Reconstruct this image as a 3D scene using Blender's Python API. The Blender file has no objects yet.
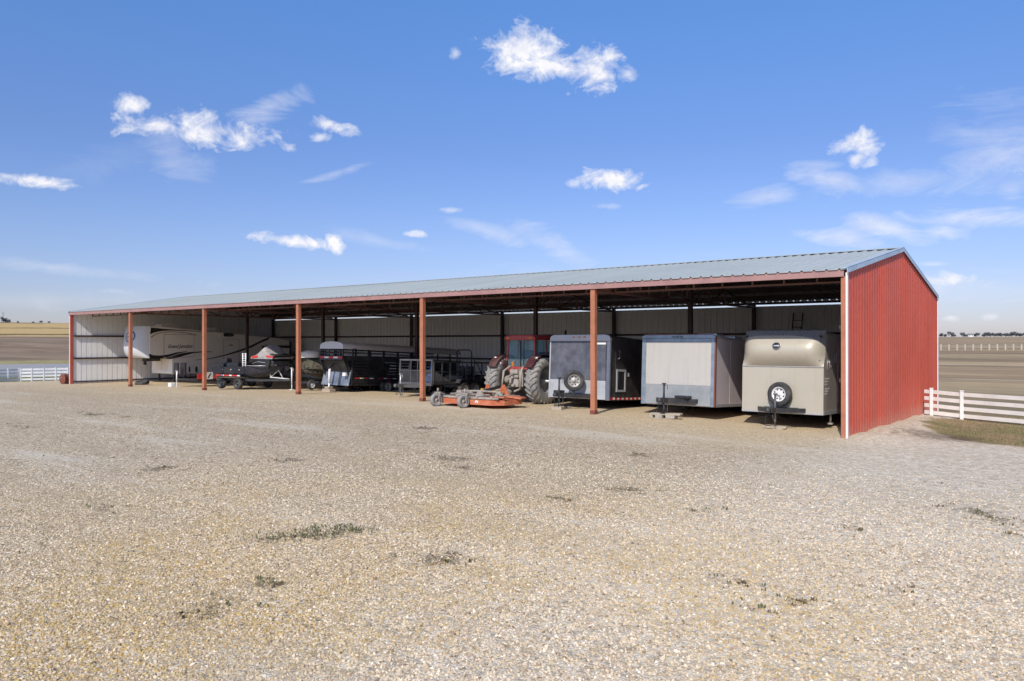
import bpy, bmesh, math, random
import numpy as np
from mathutils import Vector, Matrix, Euler
R = math.radians
random.seed(7); np.random.seed(7)
S = bpy.context.scene
col = S.collection

# ------------------------------------------------------------------ camera
FPX = 755.68; YAW = 0.650636; CX0 = 8.348; CZ0 = 18.956; HOR = 342.5; CAMZ = 2.41
cY, sY = math.cos(YAW), math.sin(YAW)
CAMX = -(cY*CX0 - sY*CZ0); CAMY = -(sY*CX0 + cY*CZ0)
cam = bpy.data.objects.new('camera', bpy.data.cameras.new('camera')); col.objects.link(cam)
cam.data.sensor_width = 36; cam.data.lens = FPX/1024*36
cam.data.clip_start = 0.1; cam.data.clip_end = 9000
cam.location = (CAMX, CAMY, CAMZ)
cam.rotation_euler = (math.pi/2 + math.atan((HOR-340.5)/FPX), 0, YAW)
S.camera = cam
# ------------------------------------------------------------------ light
SUN = Vector((0.28, -1.0, 0.885)).normalized()
SUN_EL = math.asin(SUN.z); SUN_ROT = math.atan2(SUN.x, SUN.y)
SKY_STRENGTH = 0.15
EXPOSURE = 0.40
sl = bpy.data.lights.new('sun', 'SUN'); sl.energy = 3.1; sl.angle = R(0.53); sl.color = (1.0, 0.935, 0.83)
so = bpy.data.objects.new('sun', sl); col.objects.link(so)
so.rotation_euler = SUN.to_track_quat('Z', 'Y').to_euler(); so.location = (0, -30, 40)
S.view_settings.view_transform = 'Standard'; S.view_settings.look = 'None'
S.view_settings.exposure = EXPOSURE; S.view_settings.gamma = 1
S.view_settings.use_curve_mapping = False
S.render.engine = 'CYCLES'
S.cycles.max_bounces = 9; S.cycles.diffuse_bounces = 6; S.cycles.transparent_max_bounces = 8

# ------------------------------------------------------------------ node helpers
class NT:
    def __init__(s, tree): s.t = tree
    def n(s, typ, **kw):
        nd = s.t.nodes.new(typ); ins = kw.pop('i', {})
        for k, v in kw.items(): setattr(nd, k, v)
        for k, v in ins.items(): s.put(nd, k, v)
        return nd
    def put(s, nd, k, v):
        sock = nd.inputs[k]
        if isinstance(v, bpy.types.NodeSocket): s.t.links.new(v, sock)
        else: sock.default_value = v
    def m(s, op, a, b=None, c=None, clamp=False):
        nd = s.n('ShaderNodeMath', operation=op, use_clamp=clamp); s.put(nd, 0, a)
        if b is not None: s.put(nd, 1, b)
        if c is not None: s.put(nd, 2, c)
        return nd.outputs[0]
    def mix(s, f, a, b, bt='MIX'):
        nd = s.n('ShaderNodeMix', data_type='RGBA', blend_type=bt)
        s.put(nd, 0, f); s.put(nd, 6, a); s.put(nd, 7, b); return nd.outputs[2]
    def mr(s, v, a, b, c=0., d=1., smooth=True):
        nd = s.n('ShaderNodeMapRange', interpolation_type='SMOOTHSTEP' if smooth else 'LINEAR')
        for k, x in enumerate((v, a, b, c, d)): s.put(nd, k, x)
        return nd.outputs[0]
    def noise(s, vec, scale, detail=4, rough=.55, dist=0.):
        nd = s.n('ShaderNodeTexNoise', i={'Vector': vec, 'Scale': scale, 'Detail': detail, 'Roughness': rough, 'Distortion': dist}); return nd.outputs[0]
    def ramp(s, v, pts, const=False):
        nd = s.n('ShaderNodeValToRGB', i={0: v}); e = nd.color_ramp.elements
        if const: nd.color_ramp.interpolation = 'CONSTANT'
        while len(e) < len(pts): e.new(.5)
        for k, (p, c) in enumerate(pts): e[k].position = p; e[k].color = (*c, 1) if len(c) == 3 else c
        return nd.outputs[0]
    def scale(s, vec, sc):
        return s.n('ShaderNodeMapping', i={'Vector': vec, 'Scale': sc}).outputs[0]
def c4(c): return (c[0], c[1], c[2], 1)
def newmat(name):
    m = bpy.data.materials.new(name); m.use_nodes = True; m.node_tree.nodes.clear()
    t = NT(m.node_tree); out = t.n('ShaderNodeOutputMaterial'); b = t.n('ShaderNodeBsdfPrincipled')
    m.node_tree.links.new(b.outputs[0], out.inputs[0]); return m, t, b

# ------------------------------------------------------------------ world: Nishita sky with clouds fixed to compass directions
W = bpy.data.worlds.new('World'); S.world = W; W.use_nodes = True
wt = NT(W.node_tree); W.node_tree.nodes.clear()
wo = wt.n('ShaderNodeOutputWorld'); bg = wt.n('ShaderNodeBackground', i={'Strength': SKY_STRENGTH})
W.node_tree.links.new(bg.outputs[0], wo.inputs[0])
sky = wt.n('ShaderNodeTexSky', sky_type='NISHITA', sun_disc=False, sun_elevation=SUN_EL, sun_rotation=SUN_ROT,
           altitude=250, air_density=1.0, dust_density=0.6, ozone_density=2.2)
tc = wt.n('ShaderNodeTexCoord'); D = tc.outputs['Generated']
sx = wt.n('ShaderNodeSeparateXYZ', i={0: D})
az = wt.m('ARCTAN2', sx.outputs[0], sx.outputs[1]); el = wt.m('ARCSINE', sx.outputs[2])
n1 = wt.m('ADD', wt.m('MULTIPLY', wt.noise(wt.scale(D, (1, 1, 1.5)), 27, 9, .62, .5), .8), wt.m('MULTIPLY', wt.noise(D, 90, 5, .6), .2)); n2 = wt.noise(wt.scale(D, (1, 1, 3.4)), 9, 7, .66, .9); n3 = wt.noise(D, 70, 5, .6)
def azel(px, py):
    return (-YAW + math.atan((px-512)/FPX), math.atan((HOR-py)/math.hypot(FPX, px-512)))
# px, py, half width, half height, tilt (deg, up to the right), strength, kind (0 cumulus, 1 cirrus)
CL = [(518,47,46,20,-14,1,0),(556,66,34,13,-10,1,0),(594,70,26,20,0,1,0),(627,74,12,9,0,.7,0),(455,52,6,6,0,.5,0),
 (205,131,70,16,-5,1,0),(165,126,32,10,-4,.9,0),(240,138,36,11,-4,.9,0),(266,108,42,12,18,.55,1),(175,152,34,26,-35,.30,1),(129,104,15,9,-10,1,0),(325,124,26,7,-14,.9,0),(321,137,12,5,0,.7,0),
 (290,148,8,5,0,.6,0),(32,180,36,6,-8,.95,0),(8,176,18,3,-5,.6,0),(292,241,50,6,-6,1,0),(333,244,10,9,0,1,0),(340,172,48,5,18,.4,1),(610,181,33,10,-2,1,0),(575,183,9,4,0,.5,0),(606,206,14,3,0,.4,1),
 (413,234,14,3,0,.6,0),(450,210,13,3,0,.5,0),(490,232,60,8,-18,.34,1),(560,250,50,14,-28,.42,1),(385,242,50,7,-12,.22,1),(856,142,24,13,0,1,0),(855,159,11,7,0,.8,0),(871,163,8,5,20,.5,0),
 (990,150,70,44,20,.36,1),(830,180,50,14,-16,.48,1),(765,195,32,9,8,.4,1),(905,182,90,13,4,.3,1),(885,228,50,12,-16,.6,1),(980,218,80,11,0,.55,1),(850,240,42,12,-6,.55,1),(945,232,24,8,-4,.5,1),(1010,190,14,16,40,.35,1),(945,290,120,18,0,.25,1),
 (945,280,44,7,-3,.8,0),(925,279,18,6,0,.7,0),(935,264,16,3,0,.4,1),(951,318,8,3,0,.5,0),(990,317,9,4,0,.5,0),(60,268,110,7,-6,.3,1),(115,291,16,4,0,.4,0),(120,160,70,16,10,.08,1),(700,280,200,20,0,.12,1),(40,300,120,10,0,.15,1),
 (1180,170,130,30,0,.6,0),(-150,140,90,20,0,.8,0)]
AE = wt.n('ShaderNodeCombineXYZ', i={0: az, 1: el}).outputs[0]
K0 = wt.m('MULTIPLY_ADD', n1, 3.6/.85, (1-1.8)/.85); K1 = wt.m('MULTIPLY_ADD', n2, 3.2/1.6, (1-1.6)/1.6)
tot = None
for (px, py, hw, hh, tl, st, kd) in CL:
    a0, e0 = azel(px, py); k = 1/math.hypot(FPX, px-512)
    a1, e1 = azel(px+4*math.cos(R(tl)), py-4*math.sin(R(tl))); tl = math.degrees(math.atan2(e1-e0, (a1-a0)*math.cos(e0)))
    mp = wt.n('ShaderNodeMapping', vector_type='TEXTURE', i={'Vector': AE, 'Location': (a0, e0, 0), 'Rotation': (0, 0, R(tl)), 'Scale': (hw*k*(1.02 if kd else 1.0)/math.cos(e0), hh*k*(1.1 if kd else 1.12), 1)})
    q = wt.n('ShaderNodeVectorMath', operation='LENGTH', i={0: mp.outputs[0]}).outputs['Value']
    dn = wt.m('MULTIPLY', wt.m('MULTIPLY_ADD', q, -1/(1.6 if kd else .85), K1 if kd else K0, clamp=True), float(min(1, st*1.35) if kd else st))
    tot = dn if tot is None else wt.m('MAXIMUM', tot, dn)
tot = wt.m('MULTIPLY', tot, wt.mr(n3, .2, .55, .82, 1.), clamp=True)
cw = wt.mix(wt.mr(n1, .38, .62), (4.1, 4.2, 4.8, 1), (5.1, 5.05, 5.15, 1))
hs = wt.n('ShaderNodeHueSaturation', i={'Hue': .5, 'Saturation': 1.0, 'Value': 1.0, 'Color': sky.outputs[0]})
# the air is clearer and bluer than the model's: tint by height above the horizon
tint = wt.ramp(wt.m('DIVIDE', el, .8, clamp=True), [(0., (.435, .42, .555)), (.07, (.465, .455, .61)), (.16, (.47, .485, .65)), (.31, (.45, .515, .715)), (.53, (.465, .675, .94)), (.75, (.72, .88, 1.)), (1., (.9, .95, 1.))])
hz = wt.mix(1., hs.outputs[0], tint, 'MULTIPLY')
W.node_tree.links.new(wt.mix(tot, hz, cw), bg.inputs[0])

# ------------------------------------------------------------------ measuring helpers
def gnd(px, py, zg):
    d = FPX*(CAMZ-zg)/(py-HOR); a = (px-512)/FPX*d; u = a-CX0; v = d-CZ0
    return cY*u - sY*v, sY*u + cY*v
def lerp_tab(x, xs, ys): return float(np.interp(x, xs, ys))
def sstep(a, b, x): t = max(0., min(1., (x-a)/(b-a))); return t*t*(3-2*t)
GX = [-110, -72, -52, -43.9, -36.6, -29.3, -21.9, -14.6, -7.3, 0, 3, 9, 20, 60]
GZ = [-1.6, -1.1, -.35, -.09, .02, .10, .21, .25, .20, -.01, -.09, -.31, -.4, -.6]
def smoothtab(x):
    return sum(lerp_tab(x+o, GX, GZ)*w for o, w in ((-2.4, .15), (-1, .2), (0, .3), (1, .2), (2.4, .15)))
FL_D = [0, 70, 88, 100, 200, 400, 600, 700, 1500, 4000]; FL_Z = [-.6, -1.1, -.35, -.3, 1.4, 5.85, 18.2, 17, 8, -10]
FR_D = [0, 27, 45, 140, 400, 1000, 1100, 1500, 4000]; FR_Z = [-.27, -.27, -.3, 1.05, 3.3, 10.0, 10.0, 8, -10]
def gz(X, Y):
    dx, dy = X-CAMX, Y-CAMY; r = math.hypot(dx, dy); d = r*.85
    g0 = smoothtab(X)
    if Y > 0: g0 -= .022*min(Y, 16)*sstep(-44, -30, X)*(1-sstep(0, 4, X)) + .012*min(Y, 16)*sstep(0, 3, X)
    else: g0 *= 1 - .6*min(1, -Y/20)
    g0 += (.10+.05*math.sin(Y*2.3)+.03*math.sin(Y*5.1+1))*math.exp(-((X-.55)/.6)**2)*sstep(-1.0, .6, Y)*(1-sstep(11, 13, Y))
    g0 += .02*math.sin(X*.7+1.3*math.sin(Y*.45))*math.sin(Y*.55+.4)*sstep(0, 4, abs(Y+12)) 
    aa = (math.atan2(dx, dy)+YAW+math.pi) % (2*math.pi)-math.pi
    wR = sstep(R(-24), R(22), aa) * (1-sstep(R(120), R(170), aa))
    far = lerp_tab(d, FL_D, FL_Z)*(1-wR) + lerp_tab(d, FR_D, FR_Z)*wR
    near_r = 66*(1-wR)+34*wR
    w = sstep(near_r, near_r*1.35, d)
    return g0*(1-w)+far*w, d, wR

# ------------------------------------------------------------------ tagging and mesh helpers
def tag(o, label=None, cat=None, group=None, kind=None):
    if label: o['label'] = label
    if cat: o['category'] = cat
    if group: o['group'] = group
    if kind: o['kind'] = kind
    return o
def thing(name, label, cat, loc=(0,0,0), rot=(0,0,0), group=None):
    o = bpy.data.objects.new(name, None); o.empty_display_size = .3; col.objects.link(o)
    o.location = loc; o.rotation_euler = rot; return tag(o, label, cat, group)
class MB:
    def __init__(s): s.v = []; s.f = []; s.mi = []; s.sm = []; s.k = 0
    def add(s, vs, fs, smooth=False):
        b = len(s.v); s.v += [tuple(v) for v in vs]
        for f in fs: s.f.append(tuple(b+i for i in f)); s.mi.append(s.k); s.sm.append(smooth)
        return s
    def box(s, x0, x1, y0, y1, z0, z1):
        vs = [(x, y, z) for z in (z0, z1) for y in (y0, y1) for x in (x0, x1)]
        return s.add(vs, [(0,2,3,1),(4,5,7,6),(0,1,5,4),(2,6,7,3),(0,4,6,2),(1,3,7,5)])
    def cbox(s, c, d, rot=None):
        M = Euler(rot).to_matrix() if rot else Matrix.Identity(3)
        vs = [Vector(c) + M @ Vector((x*d[0]/2, y*d[1]/2, z*d[2]/2)) for z in (-1,1) for y in (-1,1) for x in (-1,1)]
        return s.add(vs, [(0,2,3,1),(4,5,7,6),(0,1,5,4),(2,6,7,3),(0,4,6,2),(1,3,7,5)])
    def bar(s, a, b, w, h=None, up=(0,0,1)):
        a, b = Vector(a), Vector(b); h = h or w; d = (b-a).normalized(); u = Vector(up)
        if abs(d.dot(u)) > .98: u = Vector((0,1,0))
        x = d.cross(u).normalized(); y = x.cross(d)
        vs = [p + x*i*w/2 + y*j*h/2 for p in (a, b) for j in (-1,1) for i in (-1,1)]
        return s.add(vs, [(0,2,3,1),(4,5,7,6),(0,1,5,4),(2,6,7,3),(0,4,6,2),(1,3,7,5)])
    def tube(s, pts, r, n=8, caps=True, smooth=True):
        pts = [Vector(p) for p in pts]; rr = r if isinstance(r, (list, tuple)) else [r]*len(pts)
        d0 = (pts[1]-pts[0]).normalized(); u = Vector((0,0,1)) if abs(d0.z) < .9 else Vector((0,1,0))
        vs = []
        for i, p in enumerate(pts):
            d = (pts[min(i+1, len(pts)-1)]-pts[max(i-1, 0)]).normalized()
            x = d.cross(u)
            x = x.normalized() if x.length > 1e-4 else Vector((1,0,0)); y = x.cross(d)
            vs += [p + (x*math.cos(2*math.pi*k/n) + y*math.sin(2*math.pi*k/n))*rr[i] for k in range(n)]
        fs = [(i*n+k, i*n+(k+1) % n, (i+1)*n+(k+1) % n, (i+1)*n+k) for i in range(len(pts)-1) for k in range(n)]
        s.add(vs, fs, smooth)
        if caps: 
            b = len(s.v)-len(vs)
            for base in (0, (len(pts)-1)*n):
                s.f.append(tuple(b+base+k for k in range(n))); s.mi.append(s.k); s.sm.append(False)
        return s
    def lathe(s, prof, c=(0,0,0), axis='x', n=24, smooth=True):
        """prof: (radius, offset along axis)"""
        vs = []
        for k in range(n):
            a = 2*math.pi*k/n; ca, sa = math.cos(a), math.sin(a)
            for r, o in prof:
                p = {'x': (o, r*ca, r*sa), 'y': (r*ca, o, r*sa), 'z': (r*ca, r*sa, o)}[axis]
                vs.append((c[0]+p[0], c[1]+p[1], c[2]+p[2]))
        m = len(prof)
        return s.add(vs, [(k*m+j, k*m+j+1, ((k+1) % n)*m+j+1, ((k+1) % n)*m+j) for k in range(n) for j in range(m-1)], smooth)
    def prism(s, poly, t0, t1, plane='yz'):
        """extrude polygon drawn in a plane along the missing axis"""
        def P(a, b, t): return {'yz': (t, a, b), 'xz': (a, t, b), 'xy': (a, b, t)}[plane]
        n = len(poly); vs = [P(a, b, t0) for a, b in poly]+[P(a, b, t1) for a, b in poly]
        return s.add(vs, [tuple(range(n)), tuple(range(2*n-1, n-1, -1))]+[(i, i+n, (i+1) % n+n, (i+1) % n) for i in range(n)])
    def grid(s, fn, nu, nv, smooth=True):
        vs = [fn(i/nu, j/nv) for j in range(nv+1) for i in range(nu+1)]
        return s.add(vs, [(j*(nu+1)+i, j*(nu+1)+i+1, (j+1)*(nu+1)+i+1, (j+1)*(nu+1)+i) for j in range(nv) for i in range(nu)], smooth)
    def build(s, name, mats, parent=None, bevel=0, loc=None, rot=None, recalc=True):
        me = bpy.data.meshes.new(name); me.from_pydata(s.v, [], s.f)
        mats = mats if isinstance(mats, (list, tuple)) else [mats]
        for m in mats: me.materials.append(m)
        me.polygons.foreach_set('material_index', s.mi); me.polygons.foreach_set('use_smooth', s.sm)
        if recalc:
            bm = bmesh.new(); bm.from_mesh(me); bmesh.ops.recalc_face_normals(bm, faces=bm.faces); bm.to_mesh(me); bm.free()
        me.update(); o = bpy.data.objects.new(name, me); col.objects.link(o)
        if parent: o.parent = parent
        if loc: o.location = loc
        if rot: o.rotation_euler = rot
        if bevel:
            b = o.modifiers.new('bevel', 'BEVEL'); b.width = bevel; b.segments = 2; b.limit_method = 'ANGLE'; b.angle_limit = R(40)
        return o
def copy_tree(o, parent=None):
    c = o.copy(); col.objects.link(c); c.parent = parent
    for ch in list(o.children): copy_tree(ch, c)
    return c
def text(txt, size, m, parent, loc, rot, shear=0., ext=.004, name='lettering', align='CENTER', xs=1.):
    cu = bpy.data.curves.new('t', 'FONT'); cu.body = txt; cu.size = size; cu.extrude = ext; cu.shear = shear
    cu.align_x = align; cu.align_y = 'CENTER'; cu.offset = size*.012
    tmp = bpy.data.objects.new('t', cu); col.objects.link(tmp)
    bpy.context.view_layer.update()
    me = bpy.data.meshes.new_from_object(tmp.evaluated_get(bpy.context.evaluated_depsgraph_get()))
    bpy.data.objects.remove(tmp); me.name = name; me.materials.clear(); me.materials.append(m)
    o = bpy.data.objects.new(name, me); col.objects.link(o); o.parent = parent; o.location = loc; o.rotation_euler = rot; o.scale = (xs, 1, 1)
    return o

# ------------------------------------------------------------------ materials
def paint(name, c, rough=.45, metal=0., dirt=.25, dirtc=(.30, .25, .19), scale=1.2, var=.12, streak=0., bump=.0, spec=.5, sheet=None, splash=0.):
    m, t, b = newmat(name); tc = t.n('ShaderNodeTexCoord'); O = tc.outputs['Object']
    n = t.noise(O, scale, 6, .62); n_f = t.noise(O, scale*14, 4, .6)
    base = t.mix(t.mr(n, .3, .7), c4([x*(1-var) for x in c]), c4([min(1, x*(1+var)) for x in c]))
    if streak:
        ns = t.noise(t.scale(O, (9, 9, .5)), 1.0, 5, .65)
        base = t.mix(t.m('MULTIPLY', t.mr(ns, .45, .75), streak), base, c4(dirtc))
    dm = t.m('MULTIPLY', t.mr(t.m('ADD', t.m('MULTIPLY', n, .86), t.m('MULTIPLY', n_f, .14)), .40, .74), dirt)
    base = t.mix(dm, base, c4(dirtc)); t.put(b, 'Base Color', base)
    if sheet is not None:
        sp = t.n('ShaderNodeSeparateXYZ', i={0: O}); fl = t.m('FLOOR', t.m('DIVIDE', sp.outputs[sheet], .9144))
        wn = t.n('ShaderNodeTexWhiteNoise', noise_dimensions='1D', i={'W': fl}); seam = t.m('LESS_THAN', t.m('FRACT', t.m('DIVIDE', sp.outputs[sheet], .9144)), .022)
        base = t.mix(t.m('MULTIPLY', wn.outputs[0], .16), base, c4([x*.62 for x in c])); base = t.mix(t.m('MULTIPLY', seam, .45), base, c4([x*.4 for x in c])); 
    if splash:
        sp = t.n('ShaderNodeSeparateXYZ', i={0: O}); ns = t.noise(O, 3.2, 6, .7)
        base = t.mix(t.m('MULTIPLY', t.mr(t.m('SUBTRACT', sp.outputs[2], t.m('MULTIPLY', ns, 1.1)), -.15, -.75), splash), base, (.42, .34, .25, 1))
    t.put(b, 'Base Color', base); t.put(b, 'Metallic', metal); t.put(b, 'Roughness', t.mr(n_f, .3, .7, max(.05, rough-.1), min(1, rough+.12)))
    b.inputs['Specular IOR Level'].default_value = spec
    if bump:
        bn = t.n('ShaderNodeBump', i={'Strength': bump, 'Distance': .02, 'Height': t.noise(O, scale*3, 5, .6)}); t.put(b, 'Normal', bn.outputs[0])
    return m
M = {}
M['red_wall'] = paint('red_wall', (.58, .092, .050), .5, dirt=.14, dirtc=(.58, .16, .11), scale=.35, var=.07, streak=.14, spec=.45, sheet=1, splash=.35)
M['red_trim'] = paint('red_trim', (.40, .085, .06), .5, dirt=.15)
M['fascia'] = paint('fascia', (.36, .20, .185), .55, dirt=.3, dirtc=(.30, .19, .16), scale=2)
M['galv_roof'] = paint('galv_roof', (.45, .475, .455), .5, metal=.05, dirt=.2, dirtc=(.38, .38, .36), scale=.4, var=.06, sheet=0)
M['roof_under'] = paint('roof_under', (.55, .53, .53), .6, dirt=.3, dirtc=(.12, .10, .10), scale=1)
M['galv_wall'] = paint('galv_wall', (.85, .86, .86), .5, metal=.0, dirt=.3, dirtc=(.52, .49, .45), scale=.8, var=.05, streak=.15)
M['white_trim'] = paint('white_trim', (.82, .82, .84), .4, dirt=.06)
M['rake_trim'] = paint('rake_trim', (.48, .58, .68), .4, metal=.2, dirt=.1)
M['post'] = paint('post', (.42, .16, .085), .6, dirt=.45, dirtc=(.36, .12, .07), scale=2.5, var=.18, streak=.3, bump=.1)
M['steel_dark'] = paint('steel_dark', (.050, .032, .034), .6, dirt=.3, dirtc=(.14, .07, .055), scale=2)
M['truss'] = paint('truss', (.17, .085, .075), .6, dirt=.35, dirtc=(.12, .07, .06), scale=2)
M['black'] = paint('black', (.020, .021, .025), .38, dirt=.22, dirtc=(.12, .11, .10), scale=2)
M['black_steel'] = paint('black_steel', (.030, .031, .036), .5, dirt=.35, dirtc=(.13, .11, .09), scale=3)
M['rubber'] = paint('rubber', (.045, .045, .048), .8, dirt=.5, dirtc=(.17, .15, .13), scale=5, spec=.3)
M['dusty_rubber'] = paint('dusty_rubber', (.26, .25, .24), .9, dirt=.6, dirtc=(.34, .31, .27), scale=4, spec=.2)
M['rim_white'] = paint('rim_white', (.72, .72, .72), .4, dirt=.3)
M['rim_grey'] = paint('rim_grey', (.42, .41, .40), .5, metal=.3, dirt=.5)
M['white_panel'] = paint('white_panel', (.48, .46, .435), .42, dirt=.55, dirtc=(.40, .37, .33), scale=2.6, var=.07, streak=.55)
M['alu'] = paint('alu', (.32, .335, .345), .40, metal=.2, dirt=.25, dirtc=(.35, .36, .38), scale=2, var=.14)
M['alu_blue'] = paint('alu_blue', (.24, .30, .355), .32, metal=.35, dirt=.2, dirtc=(.30, .38, .48), scale=2.5, var=.2)
M['alu_side'] = paint('alu_side', (.62, .56, .57), .45, metal=.1, dirt=.4, dirtc=(.34, .29, .29), scale=1.5, streak=.45)
M['rust'] = paint('rust', (.20, .06, .04), .75, dirt=.4, dirtc=(.11, .04, .03), scale=4)
M['lt_cap'] = paint('lt_cap', (.50, .51, .52), .38, metal=.2, dirt=.25)
M['guard_steel'] = paint('guard_steel', (.22, .25, .30), .35, metal=.3, dirt=.4, dirtc=(.35, .35, .35), scale=2.5, var=.3)
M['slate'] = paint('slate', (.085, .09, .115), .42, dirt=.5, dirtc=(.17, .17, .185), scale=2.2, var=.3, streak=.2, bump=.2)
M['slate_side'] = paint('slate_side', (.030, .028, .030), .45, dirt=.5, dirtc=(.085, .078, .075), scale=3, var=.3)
M['white_low'] = paint('white_low', (.44, .455, .475), .4, metal=.15, dirt=.35, dirtc=(.45, .44, .42), scale=2)
M['beige'] = paint('beige', (.47, .43, .355), .42, metal=.1, dirt=.5, dirtc=(.38, .34, .27), scale=1.6, var=.06, streak=.35)
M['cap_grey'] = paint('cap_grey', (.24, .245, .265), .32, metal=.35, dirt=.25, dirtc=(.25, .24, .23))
M['tan_side'] = paint('tan_side', (.36, .30, .28), .4, metal=.2, dirt=.3, scale=2)
M['silver'] = paint('silver', (.55, .55, .56), .35, metal=.5, dirt=.3)
M['rv_cream'] = paint('rv_cream', (.80, .76, .70), .35, dirt=.18, dirtc=(.45, .41, .35), scale=.8, var=.05, streak=.1)
M['rv_front'] = paint('rv_front', (.62, .63, .65), .3, dirt=.2, dirtc=(.42, .44, .48), scale=.8, var=.05)
M['rv_white'] = paint('rv_white', (.86, .86, .86), .3, dirt=.08)
M['decal_dark'] = paint('decal_dark', (.025, .022, .022), .35, dirt=.05)
M['decal_tan'] = paint('decal_tan', (.33, .29, .25), .35, dirt=.05)
M['emblem_blue'] = paint('emblem_blue', (.03, .10, .17), .35, dirt=.1)
M['tr_red'] = paint('tr_red', (.42, .05, .055), .38, dirt=.35, dirtc=(.30, .13, .10), scale=2)
M['tr_dark'] = paint('tr_dark', (.07, .022, .028), .4, dirt=.3)
M['orange'] = paint('orange', (.50, .13, .055), .65, dirt=.6, dirtc=(.44, .25, .17), scale=3, var=.2)
M['mow_grey'] = paint('mow_grey', (.30, .27, .24), .8, dirt=.6, dirtc=(.38, .32, .25), scale=6, var=.3)
M['dusty'] = paint('dusty', (.36, .33, .29), .85, dirt=.6, dirtc=(.30, .24, .18), scale=5, var=.3)
M['yellow'] = paint('yellow', (.62, .42, .05), .5, dirt=.3)
M['tarp'] = paint('tarp', (.66, .67, .70), .6, dirt=.4, dirtc=(.32, .31, .31), scale=1.5, var=.1, bump=.2)
M['tarp_top'] = paint('tarp_top', (.62, .60, .59), .6, dirt=.4, dirtc=(.2, .19, .19), scale=1.5)
M['blue_tarp'] = paint('blue_tarp', (.06, .14, .40), .45, dirt=.2)
M['mesh_grey'] = paint('mesh_grey', (.10, .103, .112), .6, metal=.3, dirt=.3)
M['wood'] = paint('wood', (.42, .35, .27), .85, dirt=.5, dirtc=(.24, .20, .15), scale=6, var=.2)
M['lamp_red'] = paint('lamp_red', (.60, .02, .02), .25, dirt=.05)
M['lamp_amber'] = paint('lamp_amber', (.55, .18, .03), .25, dirt=.05)
M['tape_red'] = paint('tape_red', (.62, .04, .04), .35, dirt=.1)
M['tape_white'] = paint('tape_white', (.80, .78, .76), .35, dirt=.1)
M['white_fence'] = paint('white_fence', (.72, .72, .71), .45, dirt=.08, dirtc=(.55, .55, .50))
M['boat_hull'] = paint('boat_hull', (.018, .022, .035), .2, dirt=.12)
M['boat_cover'] = paint('boat_cover', (.36, .34, .34), .8, dirt=.3, var=.3, scale=4)
M['foliage_hazed'] = paint('foliage_hazed', (.085, .10, .115), .9, dirt=.4, dirtc=(.12, .11, .11), scale=.4, var=.3)  # distance haze is mixed into the leaf colour as blue-grey
M['bark'] = paint('bark', (.09, .075, .06), .9)
M['farm_white'] = paint('farm_white', (.75, .75, .74), .5)
M['concrete'] = paint('concrete', (.42, .40, .37), .85)
def glass(name, c, rough=.06):
    m, t, b = newmat(name); t.put(b, 'Base Color', c4(c)); t.put(b, 'Roughness', rough); b.inputs['Specular IOR Level'].default_value = .8; return m
M['glass'] = glass('glass', (.015, .02, .025))
def seeglass(name, c):
    m, t, b = newmat(name); t.put(b, 'Base Color', c4(c)); t.put(b, 'Roughness', .03); t.put(b, 'Transmission Weight', .9); t.put(b, 'IOR', 1.05); b.inputs['Specular IOR Level'].default_value = .5; return m
M['cab_glass'] = seeglass('cab_glass', (.70, .93, .98))
def camo():
    m, t, b = newmat('camo_cover'); O = t.n('ShaderNodeTexCoord').outputs['Object']
    t.put(b, 'Base Color', t.ramp(t.noise(O, 5.5, 3, .7, .8), [(.0, (.020, .020, .016)), (.42, (.06, .052, .035)), (.5, (.13, .11, .075)), (.56, (.035, .04, .026)), (.66, (.24, .20, .14))], True)); t.put(b, 'Roughness', .85); return m
M['camo'] = camo()

def gravel_col(t, P, sc, pos, soft=0.):
    vo = t.n('ShaderNodeTexVoronoi', feature='F1', i={'Vector': P, 'Scale': sc, 'Randomness': 1.})
    sp = t.n('ShaderNodeSeparateXYZ', i={0: vo.outputs['Color']})
    return vo, sp
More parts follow.
